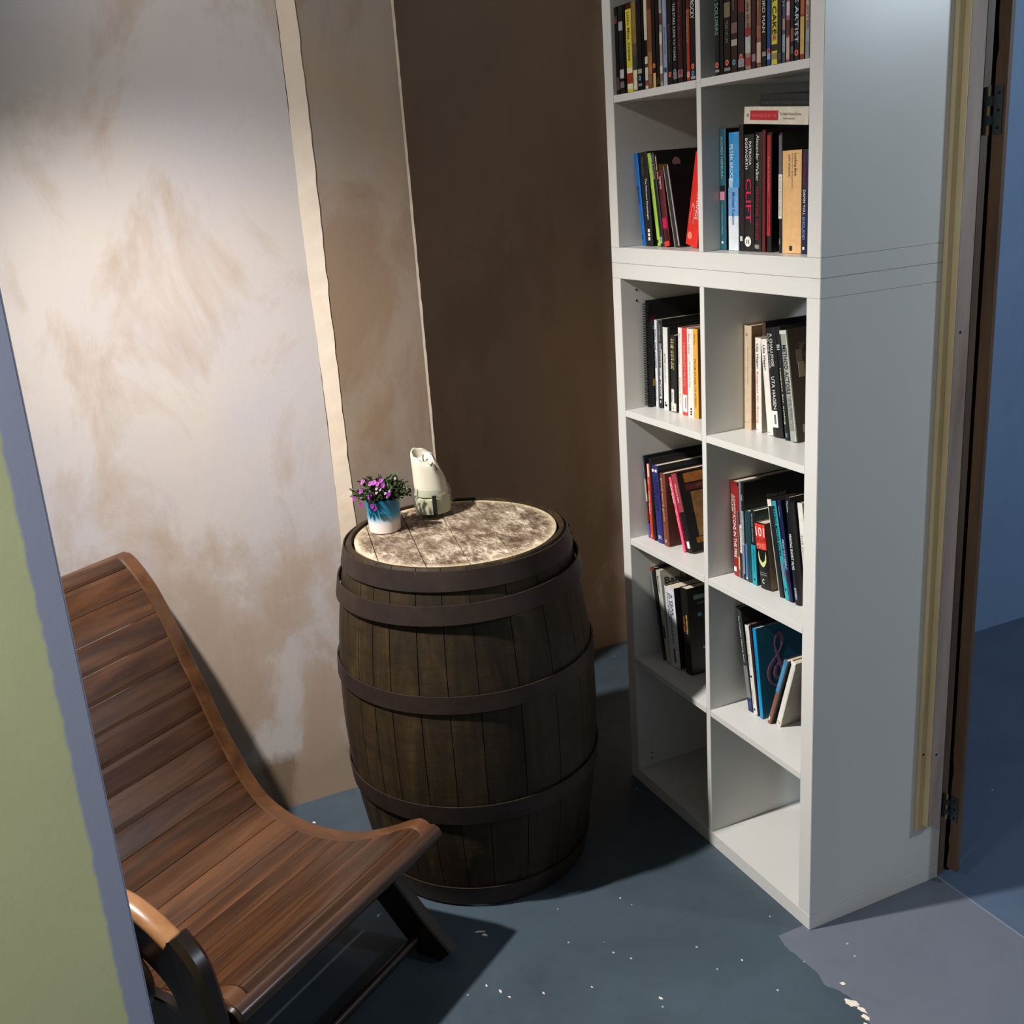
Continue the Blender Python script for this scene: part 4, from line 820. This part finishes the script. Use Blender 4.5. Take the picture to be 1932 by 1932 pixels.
u = Vector((math.cos(th0), math.sin(th0), 0)); v_ = Vector((-u.y, u.x, 0))
for s0, s1 in zip(seams, seams[1:]):
    s0 += 0.0012; s1 -= 0.0012; s0 = max(s0, -Rr + .0005); s1 = min(s1, Rr - .0005); pts = []
    for k in range(25):
        s = s0 + (s1 - s0) * k / 24; pts.append((s, math.sqrt(Rr * Rr - s * s)))
    pts += [(s, -c) for s, c in pts[::-1]]
    top = [bm.verts.new(v_ * s + u * c + Vector((0, 0, 0.876))) for s, c in pts]; lo = [bm.verts.new(v_ * s + u * c + Vector((0, 0, 0.852))) for s, c in pts]
    bm.faces.new(top); bm.faces.new(lo[::-1])
    for k in range(len(pts)): bm.faces.new((top[k], lo[k], lo[(k + 1) % len(pts)], top[(k + 1) % len(pts)]))
obj('head', bm, head_mat(), barrel)
obj('under_board', lathe([(0.2495, 0.842), (0.2495, 0.851)], 64), M_blk, barrel)
ZT = 0.8765

# ---------- potted flowers ----------
pot = thing('flower_pot', 'small plant with purple flowers in a blue and white glazed pot on the barrel', 'potted plant', (-0.815, -0.648, ZT))
def glaze():
    t = NT('dip_glaze'); z = t.sep(t.coord())[2]; n = t.noise(t.coord(scale=(3, 3, 30)), 3, 4, 0.6, 0.3)
    f = t.math('ADD', t.math('MULTIPLY', z, 11.5), t.math('MULTIPLY', t.math('SUBTRACT', n, 0.5), 0.10))
    return t.out(t.ramp(f, [(0.0, (236, 222, 214)), (0.30, (232, 222, 220)), (0.42, (150, 186, 208)), (0.55, (32, 140, 178)), (0.75, (14, 118, 160)), (1.0, (10, 92, 134))]), 0.3, 0.5)
obj('pot', lathe([(0.036, 0), (0.039, 0.002), (0.041, 0.04), (0.0425, 0.085), (0.0395, 0.085), (0.0385, 0.07), (0.001, 0.07)], 48, caps=True), glaze(), pot, smooth=True)
def leafmat(c):
    t = NT('leaf'); n = t.noise(t.coord(), 40, 4, 0.6); a = lin(c)
    return t.out(t.ramp(n, [(0.3, tuple(q * 0.55 for q in a[:3]) + (1,)), (0.7, a)]), 0.5, 0.4)
rnd = random.Random(21); bm = bmesh.new(); stems = bmesh.new()
def leaf(bm, p, d, L, wd):
    d = d.normalized(); s = d.cross(Vector((rnd.uniform(-1, 1), rnd.uniform(-1, 1), 1))).normalized(); n = s.cross(d)
    pr = [(0, 0.1), (0.3, 0.85), (0.6, 1.0), (0.85, 0.6), (1.0, 0.05)]; A = []; B = []; Mi = []
    for f, q in pr:
        cc = p + d * L * f - n * L * 0.25 * f * f
        A.append(bm.verts.new(cc + s * wd * q + n * wd * .35 * q)); B.append(bm.verts.new(cc - s * wd * q + n * wd * .35 * q)); Mi.append(bm.verts.new(cc))
    for k in range(len(pr) - 1):
        bm.faces.new((A[k], A[k + 1], Mi[k + 1], Mi[k])); bm.faces.new((Mi[k], Mi[k + 1], B[k + 1], B[k]))
tips = []
for i in range(84):
    az = rnd.uniform(0, 2 * math.pi); el = rnd.uniform(0.05, 1.0); r_ = 0.028 * (1 - el) + 0.012
    d = Vector((math.cos(az) * math.cos(el * 1.35), math.sin(az) * math.cos(el * 1.35), math.sin(el * 1.35) + 0.1)).normalized()
    base = Vector((math.cos(az) * 0.022 * (1 - el), math.sin(az) * 0.022 * (1 - el), 0.072)); Ls = rnd.uniform(0.045, 0.062) * (1.0 if el < .6 else 0.9)
    tip = base + d * Ls + Vector((0, 0, 0.008)); mid = (base + tip) / 2 + Vector((0, 0, 0.006))
    tube(stems, [base, mid, tip], 0.0009, 5); tips.append((tip, d))
    for k in range(9):
        f = 0.3 + 0.7 * k / 8; p = base.lerp(tip, f) + Vector((0, 0, 0.006 * math.sin(math.pi * f)))
        dd = d + Vector((rnd.uniform(-1, 1), rnd.uniform(-1, 1), rnd.uniform(-0.5, 1))) * 0.9
        leaf(bm, p, dd, rnd.uniform(0.009, 0.017), rnd.uniform(0.0024, 0.0042))
obj('foliage', bm, leafmat((64, 80, 44)), pot); obj('stems', stems, leafmat((80, 92, 60)), pot)
M_fl = paper((150, 48, 150), .5, .25, 'magenta_petal'); M_fw = paper((190, 160, 180), .5, .15, 'pale_petal')
cd = Vector((0.93, -0.35, 0)); sd = Vector((0.355, 0.935, 0))
fl = [(-0.066, 0.095, 0), (-0.05, 0.082, 0), (-0.047, 0.115, 0), (-0.041, 0.134, 0), (-0.026, 0.104, 0), (-0.022, 0.132, 0), (-0.013, 0.134, 0), (-0.005, 0.131, 0), (-0.017, 0.073, 0), (-0.022, 0.080, 0), (0.008, 0.126, 0), (0.001, 0.119, 1), (-0.008, 0.121, 1), (0.012, 0.109, 1), (0.022, 0.112, 1), (0.038, 0.136, 1), (0.004, 0.137, 0), (0.019, 0.105, 0), (-0.009, 0.112, 1), (0.016, 0.100, 1)]
for s_, z_, pale in fl:
    rr = math.sqrt(max(0.0, 1 - (s_ / 0.072) ** 2 - ((z_ - 0.09) / 0.06) ** 2)); depth = 0.052 * rr + 0.006
    p = sd * s_ + cd * depth + Vector((0, 0, z_)); d = (p - Vector((0, 0, 0.075))).normalized(); d = (d + cd * 0.7).normalized()
    s1 = d.cross(Vector((0, 0, 1))).normalized(); s2 = s1.cross(d); b3 = bmesh.new(); L = 0.0074 if not pale else 0.0042
    for k in range(5):
        an = 2 * math.pi * k / 5 + rnd.uniform(-.2, .2); q = s1 * math.cos(an) + s2 * math.sin(an); r1 = q.cross(d)
        pr = [(0.05, 0.15), (0.5, 0.42), (0.85, 0.4), (1.0, 0.12)]; A = []; B = []
        for f, wv in pr:
            c_ = p + q * L * (0.55 + 0.45 * ((k * 37) % 5) / 4) * f + d * (L * 0.35 * f - L * .2 * f * f); A.append(b3.verts.new(c_ + r1 * L * wv)); B.append(b3.verts.new(c_ - r1 * L * wv))
        for k2 in range(3): b3.faces.new((A[k2], A[k2 + 1], B[k2 + 1], B[k2]))
    tube(b3, [p - d * 0.006, p + d * 0.001], [0.0006, 0.0012], 6)
    obj('flower', b3, M_fw if pale else M_fl, pot)

# ---------- candle in its glass jar ----------
JX, JY = -0.860, -0.500
jar = thing('glass_jar', 'round clear glass jar with a black strip label holding the candle on the barrel', 'jar', (JX, JY, ZT))
g = NT('clear_glass'); tr_ = g.n('ShaderNodeBsdfTransparent'); tr_.inputs[0].default_value = (0.96, 0.975, 0.96, 1); gl = g.n('ShaderNodeBsdfGlossy'); gl.inputs['Roughness'].default_value = 0.03
fr = g.n('ShaderNodeLayerWeight'); fr.inputs[0].default_value = 0.5; fc = g.math('ADD', g.math('MULTIPLY', g.math('POWER', fr.outputs['Facing'], 4.0), 0.5), 0.03); mx = g.n('ShaderNodeMixShader'); g.l(fc, mx.inputs[0]); g.l(tr_.outputs[0], mx.inputs[1]); g.l(gl.outputs[0], mx.inputs[2])
g.l(mx.outputs[0], g.t.nodes['Material Output'].inputs['Surface']); M_glass = g.m
obj('glass', lathe([(0.001, 0.0), (0.046, 0.0), (0.0495, 0.004), (0.0500, 0.010), (0.0500, 0.066), (0.047, 0.074), (0.0455, 0.076), (0.0435, 0.075), (0.0462, 0.066), (0.0465, 0.014), (0.044, 0.010), (0.001, 0.010)], 56, caps=False), M_glass, jar, smooth=True)
def waxmat(name, c, sss=0.25):
    t = NT(name); n = t.noise(t.coord(), 9, 4, 0.5); a = lin(c)
    t.b.inputs['Subsurface Weight'].default_value = sss; t.b.inputs['Subsurface Radius'].default_value = (0.02, 0.014, 0.008); t.b.inputs['Subsurface Scale'].default_value = 0.5
    return t.out(t.ramp(n, [(0.3, tuple(q * 0.88 for q in a[:3]) + (1,)), (0.7, a)]), 0.45, 0.4)
M_wax = waxmat('ivory_wax', (218, 214, 196)); M_wax2 = waxmat('old_wax', (206, 202, 178), 0.05)
# wax left in the jar: wavy upper edge
def wavy(profR, z0, hfun, n=56, cap_in=0.0):
    bm = bmesh.new(); lo = []; hi = []
    for i in range(n):
        a = 2 * math.pi * i / n; lo.append(bm.verts.new((profR * math.cos(a), profR * math.sin(a), z0))); hi.append(bm.verts.new((profR * math.cos(a), profR * math.sin(a), hfun(a))))
    for i in range(n): bm.faces.new((lo[i], lo[(i + 1) % n], hi[(i + 1) % n], hi[i]))
    bm.faces.new(lo[::-1]); bm.faces.new(hi); return bm
obj('wax_residue', wavy(0.0457, 0.011, lambda a: 0.053 + 0.005 * math.sin(2 * a + 0.6) + 0.003 * math.sin(5 * a)), M_wax2, jar, smooth=True)
an0 = math.atan2(-0.35, 0.93) + 0.10
bm = bmesh.new()
for k in range(4):
    a0 = an0 - 0.11 + 0.22 * k / 4; a1 = an0 - 0.11 + 0.22 * (k + 1) / 4
    bm.faces.new([bm.verts.new((0.0504 * math.cos(q), 0.0504 * math.sin(q), z)) for q, z in ((a0, 0.012), (a1, 0.012), (a1, 0.063), (a0, 0.063))])
obj('label', bm, paper((26, 25, 24), .5, .1, 'black_label'), jar)
candle = thing('pillar_candle', 'thick ivory candle burnt down unevenly, leaning in the glass jar', 'candle', (JX, JY, ZT + 0.056))
bm = bmesh.new(); n = 64; rings = []
SD = Vector((0.355, 0.935, 0)); BKD = Vector((-0.935, 0.355, 0))
def htop(s, b, a=0.0):
    h = 0.1145 - 0.45 * (s + 0.042) if s < 0.014 else 0.0893 - 2.2 * (s - 0.014)
    return max(0.026, h + 0.3 * b + 0.0016 * math.sin(3 * a + 1) + 0.0014 * math.sin(8 * a))
def wring(r, f, cs=0.0, dz=0.0, flat=None):
    ring = []
    for i in range(n):
        a = 2 * math.pi * i / n; rr = r * (1 + 0.012 * math.sin(5 * a)); s_ = cs + rr * math.cos(a); b_ = rr * math.sin(a)
        z = htop(s_, b_, a) * f + dz
        if flat is not None: z = min(flat, z)
        p = SD * (s_ - 0.006 * z / 0.1) + BKD * b_; ring.append(bm.verts.new((p.x, p.y, max(z, 0))))
    rings.append(ring)
for f, r in ((0.0, 0.0425), (0.02, 0.043), (0.3, 0.0425), (0.6, 0.041), (0.85, 0.0402), (0.97, 0.0388)): wring(r, f)
wring(0.0365, 1.0); wring(0.0275, 1.0, -0.0075, 0.0005); wring(0.0255, 1.0, -0.0085, -0.004); wring(0.0215, 1.0, -0.009, -0.009, 0.092); wring(0.010, 1.0, -0.009, -0.012, 0.088)
for A, B in zip(rings, rings[1:]):
    for i in range(n): bm.faces.new((A[i], A[(i + 1) % n], B[(i + 1) % n], B[i]))
bm.faces.new(rings[0][::-1]); bm.faces.new(rings[-1])
obj('wax', bm, M_wax, candle, smooth=True)
M_char = paper((22, 20, 18), .8, .1, 'charred_wick')
bm = bmesh.new(); tube(bm, [(-0.006, -0.012, 0.082), (-0.004, -0.014, 0.094), (-0.008, -0.011, 0.102)], 0.0013, 6); obj('wick', bm, M_char, candle, smooth=True)
for s0, z0, s1, z1, r in ((0.004, 0.084, 0.009, 0.093, 0.0013), (0.0185, 0.072, 0.015, 0.083, 0.0018)):
    bm = bmesh.new(); f = lambda s, q: sd * s + cd * q
    a_ = f(s0, 0.036 if s0 < .01 else 0.0355) + Vector((0, 0, z0 - 0.004)); b_ = f(s1, 0.030 if s0 < .01 else .033) + Vector((0, 0, z1 - 0.004))
    tube(bm, [a_, b_], r, 6); obj('burnt_match', bm, M_char, candle)

# ======================= CHAIR =======================
AZ = math.radians(123.5)
M_teak = wood('oiled_teak', (46, 29, 20), (76, 49, 31), (108, 71, 44), 0, 1.6, 0.33, 0.5)
M_rail = wood('teak_rail', (68, 43, 27), (88, 57, 35), (108, 71, 43), 1, 1.3, 0.33, 0.5, rnd=False)
M_dark = wood('dark_teak', (24, 16, 13), (34, 23, 18), (46, 30, 23), 2, 1.2, 0.3, 0.5, rnd=False)
M_nose = wood('worn_nosing', (40, 26, 20), (62, 42, 32), (86, 60, 46), 0, 1.3, 0.25, 0.6, rnd=False)
M_arm = wood('pale_armrest', (136, 94, 60), (160, 114, 74), (178, 130, 86), 1, 1.2, 0.3, 0.5, rnd=False)
chair = thing('slatted_chair', 'low curved teak slatted lounge chair with dark arm frame beside the left wall', 'chair', (-0.3462, -0.7508, -0.0252), (0, 0, AZ)); chair.scale = (1.0148, 1.0148, 1.0148)
prof = [(-0.004, 0.334), (0.010, 0.352), (0.031, 0.362), (0.062, 0.350), (0.103, 0.326), (0.151, 0.301), (0.206, 0.276), (0.26, 0.260), (0.328, 0.249), (0.385, 0.248), (0.453, 0.260), (0.512, 0.288),
        (0.558, 0.338), (0.589, 0.387), (0.624, 0.450), (0.650, 0.510), (0.676, 0.570), (0.705, 0.630), (0.731, 0.692), (0.760, 0.750), (0.793, 0.806), (0.838, 0.856), (0.868, 0.876), (0.890, 0.880)]
PP = cat(prof); S = [0]
for a, b in zip(PP, PP[1:]): S.append(S[-1] + math.hypot(b[0] - a[0], b[1] - a[1]))
def at(s):
    s = min(max(s, 0), S[-1])
    for i in range(len(S) - 1):
        if S[i + 1] >= s:
            f = (s - S[i]) / max(S[i + 1] - S[i], 1e-9); a, b = PP[i], PP[i + 1]
            y = a[0] + (b[0] - a[0]) * f; z = a[1] + (b[1] - a[1]) * f
            j0 = max(i - 3, 0); j1 = min(i + 4, len(PP) - 1)
            ty = PP[j1][0] - PP[j0][0]; tz = PP[j1][1] - PP[j0][1]; L = math.hypot(ty, tz)
            return y, z, ty / L, tz / L
    return (*PP[-1], 1, 0)
def ribbon(bm, s0, s1, x0, x1, up, dn, seg, crown=0.0, ch=0.0012):
    rows = []
    for k in range(seg + 1):
        f = k / seg; y, z, ty, tz = at(s0 + (s1 - s0) * f); ny, nz = -tz, ty
        e = ch if k in (0, seg) else 0.0
        rows.append([bm.verts.new(q) for q in ((x0 + ch, y + ny * (up - e), z + nz * (up - e)), (x1 - ch, y + ny * (up - e), z + nz * (up - e)), (x1, y + ny * (up - ch - e), z + nz * (up - ch - e)),
                                               (x1, y - ny * dn, z - nz * dn), (x0, y - ny * dn, z - nz * dn), (x0, y + ny * (up - ch - e), z + nz * (up - ch - e)))])
    for A, B in zip(rows, rows[1:]):
        for k in range(6): bm.faces.new((A[k], A[(k + 1) % 6], B[(k + 1) % 6], B[k]))
    bm.faces.new(rows[0][::-1]); bm.faces.new(rows[-1])
def s_of(y):
    return min(range(len(PP)), key=lambda i: abs(PP[i][0] - y))
WX = -0.605
for x0, x1 in ((-0.040, 0.0), (WX, WX + 0.040)):
    bm = bmesh.new(); ribbon(bm, 0.004, S[-1] - .012, x0, x1, 0.002, 0.034, 110, ch=0.004); obj('side_rail', bm, M_rail, chair, smooth=True)
ys = [0.031, 0.103, 0.151, 0.206, 0.26, 0.328, 0.385, 0.453, 0.512, 0.558, 0.589, 0.624, 0.650, 0.676, 0.705, 0.731, 0.760, 0.793, 0.838]
bnd = [S[s_of(y)] for y in ys]; bnd = [0.004] + [0.5 * (a + b) if False else b for a, b in zip(ys, bnd)] + [S[-1] - 0.010]
rnd = random.Random(4)
for a, b in zip(bnd, bnd[1:]):
    if b - a < 0.01: continue
    bm = bmesh.new(); ribbon(bm, a + 0.0008, b - 0.0008, WX + 0.0405, -0.0405, 0.0005, 0.014, 6)
    bmesh.ops.recalc_face_normals(bm, faces=bm.faces[:]); me = bpy.data.meshes.new('slat'); bm.to_mesh(me); bm.free(); tv = rnd.random(); set_tone(me, [tv] * len(me.polygons))
    obj('slat', me, M_teak, chair)
# front nosing, back top roll, seat bearers
bm = bmesh.new(); tube(bm, [(WX - 0.002, 0.006, 0.335), (-0.30, 0.006, 0.335), (0.002, 0.006, 0.335)], 0.019, 14); obj('front_nosing', bm, M_nose, chair, smooth=True)
bm = bmesh.new(); ribbon(bm, S[-1] - 0.03, S[-1], WX, 0, -0.001, 0.03, 8, ch=0.006); obj('top_roll', bm, M_rail, chair, smooth=True)
bm = bmesh.new(); tube(bm, [(WX + .02, 0.33, 0.222), (-0.02, 0.33, 0.222)], 0.014, 10); tube(bm, [(WX + .02, 0.62, 0.40), (-0.02, 0.62, 0.40)], 0.013, 10); obj('cross_bar', bm, M_dark, chair, smooth=True)
def plank(name, pts, wid, x0, x1, mat, bev=0.004, parent=chair):
    """flat board following (y,z) points, width wid[i] in the y-z plane, between x0 and x1"""
    P = cat(pts, 6); Wd = cat([(w_, 0) for w_ in wid], 6); bm = bmesh.new(); rows = []
    for i, (y, z) in enumerate(P):
        a, b = P[max(i - 1, 0)], P[min(i + 1, len(P) - 1)]; L = math.hypot(b[0] - a[0], b[1] - a[1]); ty, tz = (b[0] - a[0]) / L, (b[1] - a[1]) / L
        h = Wd[i][0] / 2; ny, nz = -tz * h, ty * h; c = bev; k = (h - c) / h; xm0, xm1 = x0 + c, x1 - c
        rows.append([bm.verts.new(q) for q in ((xm0, y + ny, z + nz), (xm1, y + ny, z + nz), (x1, y + ny * k, z + nz * k), (x1, y - ny * k, z - nz * k),
                                               (xm1, y - ny, z - nz), (xm0, y - ny, z - nz), (x0, y - ny * k, z - nz * k), (x0, y + ny * k, z + nz * k))])
    for A, B in zip(rows, rows[1:]):
        for k in range(8): bm.faces.new((A[k], A[(k + 1) % 8], B[(k + 1) % 8], B[k]))
    bm.faces.new(rows[0][::-1]); bm.faces.new(rows[-1]); return obj(name, bm, mat, parent, smooth=True)
# far side legs (crossing)
plank('leg', [(0.20, 0.235), (0.135, 0.165), (0.06, 0.085), (-0.005, 0.0256)], [0.085, 0.088, 0.088, 0.09], -0.040, -0.008, M_dark)
plank('leg', [(0.08, 0.26), (0.25, 0.17), (0.42, 0.10), (0.50, 0.029)], [0.05, 0.055, 0.055, 0.06], -0.078, -0.046, M_dark)
plank('leg', [(0.20, 0.235), (0.135, 0.165), (0.06, 0.085), (-0.005, 0.0256)], [0.085, 0.088, 0.088, 0.09], WX + 0.008, WX + 0.040, M_dark)
plank('leg', [(0.08, 0.26), (0.25, 0.17), (0.42, 0.10), (0.50, 0.029)], [0.05, 0.055, 0.055, 0.06], WX + 0.046, WX + 0.078, M_dark)
bm = bmesh.new(); tube(bm, [(WX + 0.02, 0.055, 0.066), (-0.02, 0.055, 0.066)], 0.012, 10); obj('stretcher', bm, M_dark, chair, smooth=True)
# arm assembly on the near side
XA = -0.650
bm = bmesh.new(); tube(bm, [(XA - 0.002, y_, z_) for y_, z_ in cat([(0.50, 0.37), (0.43, 0.45), (0.35, 0.515), (0.26, 0.545), (0.18, 0.547), (0.12, 0.530), (0.072, 0.505)], 5)], 0.021, 16, 0.62, side=(1, 0, 0)); obj('armrest', bm, M_arm, chair, smooth=True)
plank('arm_board', [(0.47, 0.36), (0.38, 0.44), (0.28, 0.485), (0.18, 0.492), (0.10, 0.470), (0.04, 0.42), (0.02, 0.34)], [0.05, 0.075, 0.08, 0.075, 0.085, 0.10, 0.10], XA - 0.014, XA + 0.010, M_dark, 0.003)
plank('front_post', [(0.060, 0.522), (0.030, 0.475), (0.018, 0.41), (0.012, 0.34), (0.012, 0.22), (0.03, 0.10), (0.05, 0.027)], [0.03, 0.058, 0.07, 0.075, 0.08, 0.07, 0.06], XA - 0.022, XA + 0.018, M_dark, 0.010)
plank('rear_brace', [(0.015, 0.30), (0.12, 0.325), (0.24, 0.31), (0.40, 0.30), (0.56, 0.38)], [0.07, 0.08, 0.08, 0.06, 0.05], XA - 0.010, XA + 0.012, M_dark, 0.003)
bm = lathe([(0.058, 0), (0.062, 0.006), (0.055, 0.014), (0.03, 0.018)], 32); bm.transform(Matrix.Translation((XA - 0.014, 0.185, 0.405)) @ Matrix.Rotation(-math.pi / 2, 4, 'Y')); obj('rosette', bm, M_dark, chair, smooth=True)
M_knob = wood('turned_knob', (78, 46, 28), (104, 66, 42), (128, 86, 56), 0, 1.0, 0.22, 0.6, rnd=False)
def knob(x, y, z, r=0.016):
    bm = lathe([(r * .55, 0), (r * .6, r * .8), (r * .95, r * 1.2), (r, r * 1.7), (r * .8, r * 2.3), (r * .3, r * 2.6), (r * .05, r * 2.65)], 24)
    bm.transform(Matrix.Translation((x, y, z)) @ Matrix.Rotation(-math.pi / 2, 4, 'Y')); obj('knob', bm, M_knob, chair, smooth=True)
knob(XA - 0.028, 0.170, 0.425); knob(WX - 0.012, 0.004, 0.330, 0.012)
bm = lathe([(0.026, 0), (0.028, 0.004), (0.026, 0.012), (0.010, 0.015)], 24); bm.transform(Matrix.Translation((WX, 0.006, 0.335)) @ Matrix.Rotation(-math.pi / 2, 4, 'Y')); obj('scroll', bm, M_dark, chair, smooth=True)

# ---------- paint chips where the floor paint has flaked ----------
fl_o = bpy.data.objects['floor']; rnd = random.Random(14)
def chip(x, y, rx, ry, n=14, rot=0):
    bm = bmesh.new(); vs = []
    for k in range(n):
        a = 2 * math.pi * k / n; q = rnd.uniform(0.6, 1.15); u_, v2 = rx * q * math.cos(a), ry * q * math.sin(a)
        vs.append((x + u_ * math.cos(rot) - v2 * math.sin(rot), y + u_ * math.sin(rot) + v2 * math.cos(rot)))
    lo = [bm.verts.new((a, b, 0.0)) for a, b in vs]; hi = [bm.verts.new((a, b, 0.0009)) for a, b in vs]; bm.faces.new(hi)
    for k in range(n): bm.faces.new((lo[k], lo[(k + 1) % n], hi[(k + 1) % n], hi[k]))
    return bm
M_chip = paper((226, 214, 196), .7, .1, 'bare_screed')
for x, y, rx, ry, ro in ((0.214, -0.071, .017, .010, .4), (0.237, -0.066, .013, .006, .2), (0.256, -0.074, .010, .006, .2), (0.163, -0.049, .007, .005, .9), (0.275, -0.085, .012, .004, .3),
                         (-0.366, -0.662, .013, .003, 1.2), (-0.350, -0.657, .008, .005, .9), (0.004, -0.190, .003, .002, 0), (0.014, -0.408, .006, .003, .3), (-0.307, -0.315, .003, .002, 0),
                         (-1.008, -0.891, .006, .004, .5), (-0.12, -0.62, .004, .002, 0), (-0.17, -0.70, .006, .003, 0), (-0.145, -0.69, .004, .002, .5), (-0.085, -0.52, .003, .0015, .5), (0.03, -0.58, .003, .002, .5), (-0.2, -0.72, .004, .002, 0)):
    obj('paint_chip', chip(x, y, rx, ry, 14, ro), M_chip, fl_o, kind='structure')
